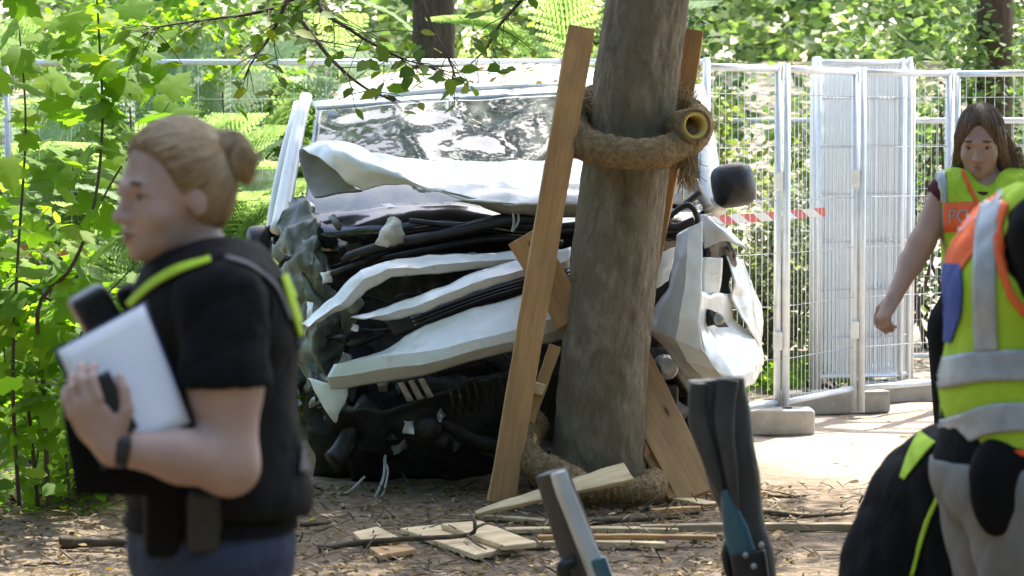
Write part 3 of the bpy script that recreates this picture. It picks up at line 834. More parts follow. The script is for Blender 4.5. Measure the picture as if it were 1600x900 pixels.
M['glass'] = m_glass()
def panel(name, rows, mat, parent=van, nu=24, nv=10, thick=0.006, crumple=0.0, cs=6.0, linear=False, seed=0.0, smooth=True, off=-1.0, vlin=False):
    """sheet through rows of (px, py, Y) control points"""
    W = np.array([[P(*q) for q in r_] for r_ in rows])
    fn = lin if linear else cr
    A = np.array([fn(r_, nu) for r_ in W])                 # rows x nu
    if vlin: nv = max(2, round(nv / (len(rows) - 1))) * (len(rows) - 1) + 1
    B = np.stack([(lin if vlin else fn)(A[:, j], nv) for j in range(nu)], 1)    # nv x nu
    if crumple:
        for i in range(nv):
            for j in range(nu):
                p = B[i, j]; q = Vector((p[0] * cs + seed, p[1] * cs, p[2] * cs))
                n_ = noise.noise_vector(q) + 0.5 * noise.noise_vector(q * 2.3)
                B[i, j] = p + np.array(n_) * crumple
    idx = np.arange(nu * nv).reshape(nv, nu)
    f = np.stack([idx[:-1, :-1], idx[1:, :-1], idx[1:, 1:], idx[:-1, 1:]], -1).reshape(-1, 4)
    o = obj(name, B.reshape(-1, 3), f, M[mat], parent, smooth)
    if vlin: o.data.set_sharp_from_angle(angle=math.radians(16))
    if thick: mod_solid(o, thick, off)
    return o
def shell_grid(name, rows, mat, parent=van, thick=0.02, smooth=True):
    A = np.array(rows); nv, nu = A.shape[:2]
    idx = np.arange(nu * nv).reshape(nv, nu)
    f = np.stack([idx[:-1, :-1], idx[:-1, 1:], idx[1:, 1:], idx[1:, :-1]], -1).reshape(-1, 4)
    o = obj(name, A.reshape(-1, 3), f, M[mat], parent, smooth)
    if thick: mod_solid(o, thick, 0)
    return o
# body behind the windscreen
HW = 0.97
def hw(z): return HW - 0.03 * max(0, 0.9 - z) - 0.22 * max(0, (z - 1.0) / 0.75) ** 1.5
ZR = 1.72
roof = []
for y in np.linspace(1.57, 4.7, 24):
    e = 0.04 * max(0, (y - 4.4) / 0.3) ** 2
    row = []
    for x in np.linspace(-1, 1, 33):
        row.append(V_(x * 0.80, y, ZR + 0.075 * (1 - abs(x) ** 3.2) + 0.035 * math.sin(min(1, (y - 1.42) / 1.2) * 1.57) - e - 0.006 * (1 if abs(math.sin(y * 9)) > 0.9 else 0) * (abs(x) < 0.8)))
    roof.append(row)
rf = shell_grid('roof', roof, 'white_paint')
for s in (-1, 1):
    ys = np.linspace(0.95, 4.68, 30)
    shell_grid('side_panel', [[V_(s * hw(z), y, z) for y in ys] for z in np.linspace(0.32, 1.08, 12)], 'white_paint')
    for (y0, y1) in ((1.05, 1.95), (2.05, 3.2), (3.3, 4.5)):
        ybot, ytop = y0, y0 + (0.42 if y0 < 1.5 else 0.02)
        shell_grid('side_window', [[V_(s * (hw(z) - 0.004), (ybot + (ytop - ybot) * (z - 1.1) / 0.58) * (1 - u) + y1 * u, z) for u in np.linspace(0, 1, 6)] for z in np.linspace(1.09, 1.66, 6)], 'glass', thick=0.005)
    for (a, b_) in ((1.96, 2.04), (3.21, 3.29), (4.51, 4.68)):
        shell_grid('pillar', [[V_(s * hw(z), y, z) for y in (a, b_)] for z in np.linspace(1.08, 1.68, 6)], 'white_paint', thick=0.04)
    pts = [V_(s * (0.80 - 0.01), y, ZR - 0.02) for y in np.linspace(1.44, 4.68, 12)]
    obj('roof_rail', *tube(pts, 0.028, 10), M['white_paint'], van, True)
rear = [[V_(x * hw(z), 4.69 - 0.1 * max(0, z - 1.1), z) for x in np.linspace(-1, 1, 12)] for z in np.linspace(0.35, 1.72, 12)]
shell_grid('tailgate', rear, 'white_paint')
v, f = [], []
mb = MB(); mb.add(*box((-0.85, 0.9, 0.28), (0.85, 4.6, 0.36))); mb.v = [tuple(V_(*p)) for p in mb.v]
mb.build('floor_pan', M['grime'], van)
# front pillars, left one with its door frame
def pillar(pts, rad, mat='white_paint', flat=0.5, name='front_pillar'):
    return obj(name, *tube(cr([P(*q) for q in pts], 16), rad, 10, flat=flat), M[mat], van, True)
pillar([(478, 150, 15.35), (462, 220, 15.05), (447, 300, 14.8), (436, 360, 14.6)], np.linspace(0.032, 0.045, 16), flat=0.7)
pillar([(466, 160, 15.5), (448, 235, 15.3), (432, 320, 15.15), (424, 400, 15.05)], np.linspace(0.025, 0.045, 16))
pillar([(471, 158, 15.42), (455, 235, 15.18), (441, 310, 14.98), (432, 380, 14.85)], np.linspace(0.012, 0.022, 16), 'black_plastic', 1.0, 'door_seal')
pillar([(1088, 140, 15.35), (1100, 200, 15.05), (1108, 262, 14.85), (1118, 330, 14.65)], np.linspace(0.045, 0.055, 16), flat=0.7)
pillar([(1072, 262, 14.45), (1090, 295, 14.4), (1108, 325, 14.35)], np.linspace(0.035, 0.03, 16), 'underside', 0.6, 'pillar_trim')
# windscreen: bowed and cracked, the glass runs down under the torn bonnet
panel('windscreen', [[(496, 168, 15.36), (640, 156, 15.34), (800, 147, 15.33), (960, 141, 15.34), (1086, 142, 15.36)],
                     [(486, 225, 15.08), (640, 222, 15.0), (800, 218, 14.98), (960, 214, 15.0), (1095, 212, 15.1)],
                     [(478, 290, 14.8), (640, 292, 14.68), (800, 290, 14.65), (960, 286, 14.7), (1104, 280, 14.85)],
                     [(470, 345, 14.62), (640, 352, 14.45), (800, 352, 14.42), (960, 345, 14.48), (1112, 335, 14.65)]], 'glass', nu=60, nv=30, thick=0.006, crumple=0.012, cs=2.6, seed=4)
# roof lip over the glass, antenna
panel('roof_lip', [[(488, 158, 15.45), (640, 147, 15.44), (800, 138, 15.43), (960, 132, 15.44), (1090, 133, 15.45)],
                   [(494, 168, 15.35), (640, 157, 15.33), (800, 148, 15.32), (960, 142, 15.33), (1087, 143, 15.35)]], 'white_paint', nv=5, thick=0.02)
ab = P(749, 139, 15.6)
an = obj('antenna', *tube([ab, ab + (0, 0, 0.012), ab + (0, 0, 0.035)], [0.036, 0.034, 0.014], 14), M['black_plastic'], van, True)
obj('antenna_rod', *tube([ab + (0, 0, 0.03), P(743, 92, 15.75)], [0.006, 0.003], 6), M['black_plastic'], an)
# interior: dashboard, wheel, seats behind the glass
mb = MB(); mb.add(*box((-0.85, 0.72, 0.95), (0.85, 1.15, 1.14))); mb.v = [tuple(V_(*p)) for p in mb.v]
mod_bevel(mb.build('dashboard', M['black_plastic'], van), 0.05, 3)
for sx in (-0.45, 0.45):
    mb = MB(); mb.add(*box((sx - 0.24, 1.75, 0.4), (sx + 0.24, 1.95, 1.25))); mb.add(*box((sx - 0.24, 1.35, 0.4), (sx + 0.24, 1.9, 0.62))); mb.add(*box((sx - 0.13, 1.83, 1.27), (sx + 0.13, 1.93, 1.5)))
    mb.v = [tuple(V_(*p)) for p in mb.v]; mod_bevel(mb.build('seat', M['rubber'], van), 0.05, 3)
# bonnet: torn off its hinges, folded up against the glass
bn = panel('bonnet', [[(470, 232, 14.62), (500, 221, 14.6), (545, 224, 14.58), (600, 243, 14.56), (700, 252, 14.58), (800, 252, 14.6), (915, 250, 14.6)],
                      [(500, 250, 14.42), (520, 232, 14.38), (560, 240, 14.32), (620, 262, 14.30), (700, 272, 14.30), (800, 275, 14.30), (915, 272, 14.30)],
                      [(540, 285, 14.34), (560, 262, 14.28), (600, 270, 14.22), (660, 285, 14.16), (740, 298, 14.12), (810, 302, 14.12), (915, 298, 14.12)],
                      [(566, 296, 14.32), (590, 290, 14.26), (640, 292, 14.18), (690, 300, 14.10), (745, 312, 14.05), (810, 320, 14.04), (915, 318, 14.04)]], 'white_paint', nu=70, nv=26, thick=0.007, crumple=0.018, cs=5.5, seed=1)
panel('bonnet_fold', [[(470, 232, 14.63), (480, 224, 14.64), (500, 222, 14.63)], [(476, 270, 14.6), (492, 262, 14.62), (512, 240, 14.60)], [(486, 300, 14.55), (510, 290, 14.55), (545, 286, 14.52)], [(492, 308, 14.5), (530, 300, 14.5), (566, 297, 14.48)]], 'underside', nu=18, nv=18, crumple=0.012, thick=0.01)
panel('bonnet_lip', [[(690, 300, 14.10), (745, 312, 14.06), (810, 320, 14.04), (915, 319, 14.04)], [(720, 308, 14.12), (760, 324, 14.10), (815, 334, 14.08), (915, 332, 14.08)], [(745, 315, 14.2), (775, 332, 14.2), (820, 341, 14.2), (915, 340, 14.2)]], 'underside', nu=30, nv=8, crumple=0.006)
# cowl and the black mouth of the engine bay
panel('cowl', [[(472, 335, 14.58), (560, 322, 14.48), (660, 318, 14.42), (760, 322, 14.4), (870, 335, 14.4), (1010, 330, 14.4), (1100, 330, 14.5)],
               [(474, 362, 14.45), (560, 360, 14.3), (660, 352, 14.26), (760, 350, 14.24), (870, 360, 14.25), (1010, 360, 14.25), (1100, 360, 14.4)],
               [(480, 395, 14.5), (560, 400, 14.4), (660, 396, 14.36), (760, 390, 14.34), (870, 395, 14.35), (1010, 395, 14.35), (1100, 390, 14.45)]], 'gloss_black', nu=50, nv=12, crumple=0.02, cs=3)
panel('engine_bulkhead', [[(470, 380, 14.6), (800, 380, 14.6), (1110, 380, 14.6)], [(480, 560, 14.6), (800, 560, 14.6), (1110, 560, 14.6)], [(490, 745, 14.6), (800, 745, 14.6), (1110, 740, 14.6)]], 'grime', nu=60, nv=40, crumple=0.06, cs=5)
rr = np.random.default_rng(3)
def hose(pts, rad, mat='black_plastic', name='hose', n=30):
    return obj(name, *tube(cr([P(*q) for q in pts], n), rad, 9), M[mat], van, True)
hose([(535, 405, 14.2), (600, 385, 14.15), (700, 365, 14.12), (790, 345, 14.12), (870, 342, 14.15)], 0.026)
hose([(560, 412, 14.25), (660, 392, 14.2), (780, 372, 14.2), (880, 380, 14.2)], 0.016)
hose([(640, 345, 14.2), (720, 352, 14.15), (790, 338, 14.15), (860, 352, 14.2)], 0.012)
hose([(1010, 380, 14.3), (1040, 345, 14.25), (1075, 320, 14.2), (1090, 350, 14.2), (1060, 372, 14.2)], 0.014)
hose([(1020, 330, 14.3), (1050, 355, 14.22), (1085, 345, 14.2)], 0.02)
hose([(1022, 300, 14.35), (1060, 322, 14.3), (1095, 300, 14.3)], 0.016)
hose([(530, 805, 14.0), (575, 790, 13.95), (598, 750, 13.98), (602, 712, 14.1)], 0.007, 'wire', 'cable')
hose([(528, 770, 14.0), (555, 792, 13.93), (590, 788, 13.93), (606, 740, 13.98), (600, 718, 14.1)], 0.005, 'wire', 'cable')
hose([(500, 788, 13.95), (540, 772, 13.95), (570, 745, 14.0)], 0.006, 'wire', 'cable')
hose([(800, 322, 14.1), (803, 345, 14.08), (800, 362, 14.08)], 0.006, 'wire', 'cable')
hose([(808, 320, 14.1), (810, 345, 14.08), (800, 362, 14.08)], 0.006, 'wire', 'cable')
for k in range(16):                                     # smashed ducts and brackets in the dark mouth
    px, py = rr.uniform(500, 860), rr.uniform(560, 740)
    if k > 11: px, py = rr.uniform(1005, 1095), rr.uniform(470, 700)
    c = P(px, py, rr.uniform(14.2, 14.5))
    a = rr.normal(size=3); a /= np.linalg.norm(a); b_, d_, _ = frame_from(a)
    s = rr.uniform(0.04, 0.13, 3)
    mod_bevel(obj('engine_block', *box_mesh(c, np.asarray(_) * s[0], b_ * s[1], d_ * s[2] * 0.6), M['grime'], van), 0.012, 2)
for q in [((560, 630, 14.1), (700, 690, 14.15), 0.05), ((620, 600, 14.15), (840, 590, 14.2), 0.06), ((680, 650, 14.12), (830, 700, 14.2), 0.045), ((520, 720, 14.1), (560, 640, 14.2), 0.05)]:
    hose([q[0], ((q[0][0] + q[1][0]) / 2, (q[0][1] + q[1][1]) / 2 + 15, 14.15), q[1]], q[2], 'grime', 'duct')
# torn foam and bent white scraps
panel('foam_scrap', [[(600, 345, 14.1), (615, 338, 14.08), (628, 352, 14.1)], [(592, 365, 14.08), (612, 360, 14.02), (634, 368, 14.08)], [(586, 384, 14.1), (610, 384, 14.05), (632, 378, 14.1)]], 'foam', nu=12, nv=12, crumple=0.02, cs=14, thick=0.03)
# left inner wing, crumpled like paper
panel('inner_wing', [[(448, 310, 14.65), (470, 305, 14.55), (492, 330, 14.5)], [(436, 360, 14.5), (468, 355, 14.35), (500, 372, 14.42)], [(430, 420, 14.45), (470, 415, 14.25), (512, 430, 14.4)], [(440, 480, 14.4), (490, 480, 14.2), (530, 500, 14.35)], [(455, 560, 14.4), (498, 560, 14.25), (535, 550, 14.35)], [(470, 610, 14.4), (500, 615, 14.3), (530, 600, 14.4)]], 'foliage_tint_metal', nu=30, nv=56, crumple=0.042, cs=10, seed=3, smooth=False)
panel('wing_scrap', [[(476, 372, 14.3), (490, 368, 14.25)], [(468, 410, 14.22), (500, 415, 14.2)], [(484, 450, 14.25), (512, 452, 14.22)], [(490, 500, 14.3), (508, 500, 14.28)]], 'foliage_tint_metal', nu=10, nv=24, crumple=0.03, cs=12, seed=8, thick=0.006)
panel('wing_scrap', [[(520, 470, 14.15), (556, 458, 14.1)], [(530, 492, 14.12), (566, 470, 14.08)], [(536, 530, 14.2), (556, 520, 14.18)]], 'foliage_tint_metal', nu=14, nv=14, crumple=0.025, cs=14, seed=5, thick=0.006)
# ribbons of torn metal and wiring hanging in the crushed left corner
rt_ = np.random.default_rng(12)
for k in range(14):
    px, py = rt_.uniform(440, 535), rt_.uniform(330, 640); dx, dy = rt_.uniform(-18, 18), rt_.uniform(20, 60); Yk = rt_.uniform(14.05, 14.3)
    w_ = rt_.uniform(6, 16)
    panel('torn_strip', [[(px, py, Yk), (px + w_, py + rt_.uniform(-6, 6), Yk - 0.02)], [(px + dx * 0.6, py + dy * 0.5, Yk - 0.06), (px + dx * 0.6 + w_, py + dy * 0.5, Yk - 0.04)], [(px + dx, py + dy, Yk), (px + dx + w_ * 0.5, py + dy * 0.9, Yk + 0.02)]], ('foliage_tint_metal', 'grime', 'white_paint', 'black_plastic', 'foliage_tint_metal')[k % 5], nu=6, nv=12, crumple=0.02, cs=14, seed=k, thick=0.004, smooth=False)
for k in range(9):
    px, py = rt_.uniform(480, 640), rt_.uniform(415, 540)
    hose([(px, py, 14.3), (px + rt_.uniform(10, 50), py + rt_.uniform(-20, 20), 14.15), (px + rt_.uniform(40, 110), py + rt_.uniform(-30, 30), 14.25)], rt_.uniform(0.006, 0.02), ('black_plastic', 'grime')[k % 2])
c_ = P(668, 668, 14.05)
obj('fan_hub', *tube([c_ + (0, 0.05, 0), c_, c_ - (0, 0.02, 0)], [0.07, 0.065, 0.03], 20), M['grime'], van, True)
for k in range(26):                                     # shards of trim, clips and brackets caught in the wreck
    px, py = (rt_.uniform(500, 850), rt_.uniform(400, 470)) if k % 3 == 0 else (rt_.uniform(500, 640), rt_.uniform(500, 720)) if k % 3 == 1 else (rt_.uniform(620, 850), rt_.uniform(590, 700))
    Yk = 14.02 + rt_.uniform(0, 0.12); a = rt_.uniform(4, 13); b2 = rt_.uniform(3, 9); ang = rt_.uniform(0, 3.1)
    ca, sa = math.cos(ang), math.sin(ang)
    q = [[(px + (u * a * ca - w_ * b2 * sa), py + (u * a * sa + w_ * b2 * ca), Yk + 0.03 * u * w_) for u in (-1, 0.2, 1)] for w_ in (-1, 1)]
    panel('broken_trim', q, ('alloy', 'black_plastic', 'grime', 'foliage_tint_metal', 'white_paint')[k % 5], nu=6, nv=4, crumple=0.012, cs=20, seed=k, thick=0.004, smooth=False)
for k in range(9):                                      # radiator core hanging behind the splash guard
    x0 = 700 + k * 13
    panel('radiator_fin', [[(x0, 602 - k * 3, 13.96), (x0 + 5, 601 - k * 3, 13.96)], [(x0 + 8, 650 - k * 3, 14.0), (x0 + 13, 649 - k * 3, 14.0)]], 'grime', nu=2, nv=4, thick=0.006, linear=True)
# slam panel: bent white bar
panel('front_crossbar', [[(470, 508, 14.05), (520, 462, 13.98), (562, 420, 13.96), (600, 407, 13.98), (700, 398, 14.0), (822, 390, 14.02)],
                         [(482, 512, 13.98), (530, 474, 13.92), (566, 438, 13.91), (606, 422, 13.93), (700, 412, 13.95), (822, 402, 13.98)],
                         [(500, 506, 14.0), (545, 482, 13.95), (572, 456, 13.94), (612, 434, 13.96), (700, 426, 13.98), (822, 408, 14.0)]], 'white_paint', nu=51, nv=10, thick=0.006, crumple=0.011, cs=9, vlin=True, linear=True)
# bonnet-edge strip above the grille
panel('grille_strip', [[(548, 495, 13.98), (600, 480, 13.93), (658, 462, 13.9), (745, 424, 13.9), (822, 402, 13.92), (890, 386, 13.98)],
                       [(570, 497, 13.92), (610, 489, 13.87), (660, 474, 13.84), (747, 440, 13.84), (824, 418, 13.87), (890, 405, 13.94)],
                       [(600, 500, 13.95), (625, 498, 13.91), (662, 487, 13.88), (750, 453, 13.88), (828, 430, 13.91), (890, 420, 13.97)]], 'white_paint', nu=51, nv=9, thick=0.006, crumple=0.008, cs=9, seed=2, vlin=True, linear=True)
gr = panel('grille', [[(600, 500, 14.0), (662, 486, 13.96), (750, 452, 13.95), (828, 428, 13.96), (900, 415, 14.0)],
                 [(616, 525, 13.98), (664, 508, 13.94), (752, 474, 13.93), (830, 452, 13.94), (900, 440, 13.98)]], 'black_plastic', nu=40, nv=6, thick=0.03)
for k in range(3):
    t = 0.25 + 0.25 * k
    pts = [np.array(a) * (1 - t) + np.array(b_) * t for a, b_ in zip([(640, 492, 13.93), (750, 453, 13.91), (828, 430, 13.92), (890, 418, 13.96)], [(650, 514, 13.92), (752, 473, 13.9), (830, 450, 13.91), (890, 440, 13.95)])]
    obj('grille_bar', *tube(cr([P(*q) for q in pts], 20), 0.006, 6), M['gloss_black'], gr, True)
# bumper, pushed down on the left, with its crease and lower lip
panel('bumper', [[(606, 546, 14.0), (632, 526, 13.92), (662, 508, 13.88), (740, 482, 13.86), (816, 460, 13.88), (880, 445, 13.93)],
                 [(575, 556, 13.92), (620, 545, 13.84), (670, 535, 13.80), (750, 510, 13.78), (820, 488, 13.81), (880, 474, 13.88)],
                 [(522, 568, 13.9), (600, 556, 13.80), (672, 548, 13.76), (750, 530, 13.73), (822, 510, 13.77), (880, 492, 13.85)],
                 [(512, 590, 13.9), (600, 577, 13.79), (672, 566, 13.75), (750, 546, 13.73), (824, 528, 13.77), (880, 514, 13.86)],
                 [(516, 610, 13.95), (604, 598, 13.86), (672, 584, 13.82), (756, 560, 13.80), (826, 544, 13.84), (880, 530, 13.9)]], 'white_paint', nu=61, nv=22, thick=0.007, crumple=0.006, cs=8, vlin=True, linear=True)
panel('bumper_vent', [[(682, 574, 13.80), (720, 560, 13.78), (756, 556, 13.80)], [(680, 590, 13.86), (722, 580, 13.85), (758, 572, 13.86)]], 'black_plastic', nu=14, nv=5, thick=0.03)
panel('bumper_corner', [[(480, 590, 14.05), (510, 598, 13.98), (545, 604, 13.96)], [(490, 612, 14.02), (516, 628, 13.97), (544, 622, 13.96)], [(512, 645, 14.0), (523, 662, 13.98), (534, 640, 13.98)]], 'white_paint', nu=12, nv=12, crumple=0.01, cs=9)
panel('bracket', [[(590, 602, 13.9), (606, 600, 13.9)], [(592, 612, 13.95), (606, 612, 13.95)]], 'alloy', nu=4, nv=4, thick=0.01, linear=True)
for k in range(3):
    panel('radiator_fin', [[(622 + k * 16, 600 - k * 3, 13.92), (630 + k * 16, 598 - k * 3, 13.92)], [(636 + k * 16, 628 - k * 3, 13.98), (646 + k * 16, 626 - k * 3, 13.98)]], 'foam', nu=3, nv=5, thick=0.008, linear=True)
# lower splash guard
panel('splash_guard', [[(490, 640, 14.1), (620, 630, 14.0), (760, 600, 13.98), (880, 580, 14.0)], [(520, 690, 14.2), (640, 690, 14.12), (770, 670, 14.1), (880, 650, 14.1)], [(560, 760, 14.4), (660, 750, 14.3), (780, 735, 14.3), (880, 720, 14.3)]], 'black_plastic', nu=40, nv=20, crumple=0.05, cs=4, thick=0.008)
# right of the tree: bumper corner, wing, lamp
panel('bumper_corner', [[(1058, 368, 13.98), (1076, 356, 13.94), (1097, 345, 13.96)], [(1052, 405, 13.94), (1074, 402, 13.88), (1097, 400, 13.9)], [(1045, 448, 13.92), (1070, 452, 13.84), (1096, 456, 13.86)],
                        [(1022, 480, 13.96), (1062, 495, 13.82), (1092, 505, 13.84)], [(1000, 510, 14.0), (1056, 530, 13.84), (1098, 548, 13.84)], [(1040, 545, 14.0), (1074, 566, 13.88), (1120, 580, 13.88)], [(1070, 588, 13.98), (1100, 592, 13.94), (1140, 596, 13.94)]], 'white_paint', nu=25, nv=46, thick=0.007, crumple=0.006, cs=9, vlin=True, linear=True)
panel('bumper_side', [[(1096, 456, 13.87), (1110, 462, 13.96), (1128, 458, 14.08), (1142, 458, 14.2)], [(1093, 505, 13.85), (1104, 508, 13.98), (1118, 512, 14.1), (1146, 498, 14.24)], [(1100, 550, 13.85), (1126, 556, 13.92), (1152, 548, 14.05), (1182, 528, 14.3)], [(1122, 582, 13.89), (1148, 590, 13.94), (1176, 580, 14.08), (1192, 556, 14.35)], [(1142, 598, 13.94), (1160, 608, 14.0), (1178, 600, 14.12), (1190, 580, 14.38)]], 'white_paint', nu=31, nv=30, thick=0.007, crumple=0.006, cs=9, vlin=True, linear=True)
lamp = panel('fog_lamp', [[(1108, 484, 13.94), (1126, 490, 13.98)], [(1112, 506, 13.94), (1138, 512, 14.0)]], 'black_plastic', nu=10, nv=10, thick=0.03, crumple=0.006, cs=20)
c_ = P(1124, 499, 13.92)
obj('lamp_lens', *tube([c_ + (0, 0.03, 0), c_, c_ - (0, 0.008, 0)], [0.028, 0.026, 0.012], 14), M['alloy'], lamp, True)
panel('wing', [[(1138, 400, 14.2), (1152, 402, 14.4), (1160, 408, 14.7)], [(1150, 440, 14.15), (1168, 440, 14.35), (1178, 445, 14.7)], [(1146, 466, 14.15), (1176, 482, 14.3), (1190, 485, 14.7)], [(1162, 500, 14.2), (1182, 520, 14.32), (1192, 530, 14.7)], [(1186, 535, 14.3), (1190, 560, 14.4), (1192, 580, 14.7)]], 'white_paint', nu=22, nv=36, thick=0.006, crumple=0.014, cs=9, seed=6, vlin=True, linear=True)
panel('wing_tip', [[(1094, 335, 14.1), (1104, 338, 14.05), (1106, 342, 14.1)], [(1096, 358, 14.08), (1124, 358, 13.98), (1140, 360, 14.05)], [(1100, 390, 14.1), (1132, 376, 14.0), (1168, 387, 14.02)]], 'white_paint', nu=16, nv=16, thick=0.008, crumple=0.006, cs=9)
panel('headlamp_carrier', [[(1100, 402, 14.0), (1130, 404, 14.05)], [(1098, 440, 13.98), (1128, 438, 14.05)], [(1100, 468, 13.98), (1124, 458, 14.05)]], 'white_paint', nu=10, nv=12, thick=0.02, crumple=0.004)
panel('headlamp_pocket', [[(1100, 378, 14.15), (1136, 372, 14.2), (1150, 402, 14.25)], [(1104, 430, 14.2), (1136, 430, 14.25), (1146, 440, 14.3)], [(1104, 480, 14.2), (1136, 480, 14.25), (1142, 470, 14.3)]], 'gloss_black', nu=12, nv=14, thick=0.02, crumple=0.02, cs=12)
panel('slam_panel', [[(1004, 402, 14.02), (1030, 395, 14.0), (1058, 386, 14.03)], [(1004, 430, 13.99), (1030, 424, 13.97), (1052, 415, 14.0)], [(1002, 458, 14.02), (1026, 450, 14.0), (1046, 440, 14.02)]], 'white_paint', nu=14, nv=14, thick=0.006, crumple=0.008, cs=8)
panel('torn_scrap', [[(1042, 306, 14.3), (1068, 292, 14.28)], [(1036, 316, 14.28), (1066, 320, 14.26)]], 'white_paint', nu=8, nv=6, thick=0.006, crumple=0.01, cs=12)
panel('torn_scrap', [[(1040, 260, 14.55), (1052, 262, 14.55)], [(1034, 300, 14.5), (1046, 302, 14.5)]], 'white_paint', nu=6, nv=6, thick=0.01, crumple=0.006)
# pump and alternator under the right corner
c_ = P(1040, 575, 14.05)
al = obj('alternator', *tube([c_ + (0, 0.12, 0), c_ + (0, 0.02, 0), c_, c_ - (0, 0.03, 0), c_ - (0, 0.035, 0)], [0.055, 0.06, 0.052, 0.05, 0.02], 18), M['alloy'], van)
obj('pulley', *tube([P(1018, 580, 14.0), P(1018, 580, 13.95)], 0.045, 18), M['black_plastic'], al)
mod_bevel(obj('pump_housing', *box_mesh(P(1040, 618, 14.1), (0.055, 0, 0), (0, 0.06, 0), (0, 0, 0.05)), M['grime'], van), 0.012, 2)
# door mirrors
def mirror(px, py, Y, w, h, tilt, seed):
    c = P(px, py, Y); V = []; n, m = 20, 10
    for i in range(m):
        u = i / (m - 1); k = math.sin(u * math.pi * 0.5) ** 0.5 if i else 0.0
        yy = 0.10 * (1 - u) - 0.02
        for j in range(n):
            th = 2 * math.pi * j / n
            ex = math.copysign(abs(math.cos(th)) ** 0.55, math.cos(th)); ez = math.copysign(abs(math.sin(th)) ** 0.6, math.sin(th))
            x, z = ex * w * k, ez * h * k
            V.append(c + np.array((x * math.cos(tilt) - z * math.sin(tilt), -yy + 0.03, x * math.sin(tilt) + z * math.cos(tilt))))
    V = V + [c + np.array((0, 0.05, 0))]
    f = [(i * n + j, i * n + (j + 1) % n, (i + 1) * n + (j + 1) % n, (i + 1) * n + j) for i in range(m - 1) for j in range(n)]
    f += [((m - 1) * n + j, (m - 1) * n + (j + 1) % n, len(V) - 1) for j in range(n)]
    return obj('door_mirror', V, f, M['black_plastic'], van, True)
mr = mirror(1147, 290, 14.6, 0.105, 0.105, 0.16, 1)
obj('mirror_arm', *tube([P(1112, 322, 14.75), P(1122, 318, 14.7), P(1135, 312, 14.65)], 0.028, 8), M['black_plastic'], mr, True)
ml = mirror(404, 380, 14.75, 0.06, 0.085, 0.1, 2)
obj('mirror_arm', *tube([P(440, 360, 14.85), P(420, 362, 14.8)], 0.03, 8), M['black_plastic'], ml, True)
# wheels
def wheel(x, y, steer):
    c = np.array((x, y, 0.335)); n = 40
    prof = [(0.20, -0.10), (0.30, -0.105), (0.328, -0.085), (0.335, -0.05), (0.335, 0.05), (0.328, 0.085), (0.30, 0.105), (0.20, 0.10)]
    V = []; f = []
    for i in range(n):
        th = 2 * math.pi * i / n
        for (r_, a) in prof:
            q = np.array((a, math.cos(th) * r_, math.sin(th) * r_))
            V.append(c + np.array((q[0] * math.cos(steer) - q[1] * math.sin(steer), q[0] * math.sin(steer) + q[1] * math.cos(steer), q[2])))
    k = len(prof)
    for i in range(n):
        for j in range(k): f.append((i * k + j, ((i + 1) % n) * k + j, ((i + 1) % n) * k + (j + 1) % k, i * k + (j + 1) % k))
    w = obj('tyre', V, f, M['rubber'], van, True)
    u = np.array((math.cos(steer), math.sin(steer), 0))
    obj('rim', *tube([c - u * 0.07, c - u * 0.06, c + u * 0.06, c + u * 0.07], [0.1, 0.198, 0.198, 0.1], 24), M['alloy'], w)
wheel(-0.78, 14.75, 0.25); wheel(0.86, 14.7, 0.1); wheel(-0.93, 17.9, 0.03); wheel(0.68, 17.95, 0.03)
# fallen leaves lying on the roof
n = 150
xs = rr.uniform(-0.78, 0.78, n); ys = rr.uniform(1.45, 4.6, n)
pos = np.array([V_(x, y, ZR + 0.075 * (1 - abs(x / 0.8) ** 3.2) + 0.035 * math.sin(min(1, (y - 1.42) / 1.2) * 1.57) + 0.016) for x, y in zip(xs, ys)])
p, R, s = rand_leaves(pos, 0.04, 2.5, rr)
v, f = cloud(T_oval(), p, R, s)
o = obj('fallen_leaves', v, f, M['leaf_dry']); tag(o, 'dry fallen leaves scattered on the van roof', 'leaf litter', kind='stuff')

# ------------------------------------------------------------------ boards, coir and debris
def plank(name, label, a, b, w, t, mat, wdir=None, group='boards around the tree', rough=True, taper=None, seed=0, split=0.0):
    """board from a to b: width w, thickness t; local X runs along the board"""
    a = np.asarray(a, float); b = np.asarray(b, float)
    d = b - a; L = np.linalg.norm(d); d = d / L
    wv = np.asarray(wdir if wdir is not None else (1, 0, 0), float); wv = wv - d * np.dot(wv, d); wv /= np.linalg.norm(wv)
    tv = np.cross(d, wv)
    r_ = np.random.default_rng(seed)
    n = 14; V = []
    for i in range(n):
        u = i / (n - 1); x = u * L
        k = 1.0
        if taper: k = taper[0] + (taper[1] - taper[0]) * u
        j = r_.normal(size=4) * (0.0016 if 0 < i < n - 1 else 0.004)
        bow = 0.006 * math.sin(u * math.pi) * r_.uniform(0.6, 1)
        for q, (sy, sz) in enumerate(((-1, -1), (1, -1), (1, 1), (-1, 1))):
            e = 0
            if i == n - 1 and split: e = r_.uniform(-split, split * 0.4)
            V.append((x + e, sy * w / 2 * k + j[q] , sz * t / 2 + bow))
    f = [(i * 4 + q, (i + 1) * 4 + q, (i + 1) * 4 + (q + 1) % 4, i * 4 + (q + 1) % 4) for i in range(n - 1) for q in range(4)]
    f += [(0, 1, 2, 3), tuple((n - 1) * 4 + q for q in (3, 2, 1, 0))]
    o = obj(name, V, f, M[mat])
    o.matrix_basis = Matrix([[d[k], wv[k], tv[k], a[k]] for k in range(3)] + [[0, 0, 0, 1]])
    mod_bevel(o, min(0.003, t * 0.2), 1)
    tag(o, label, 'board', group)
    return o
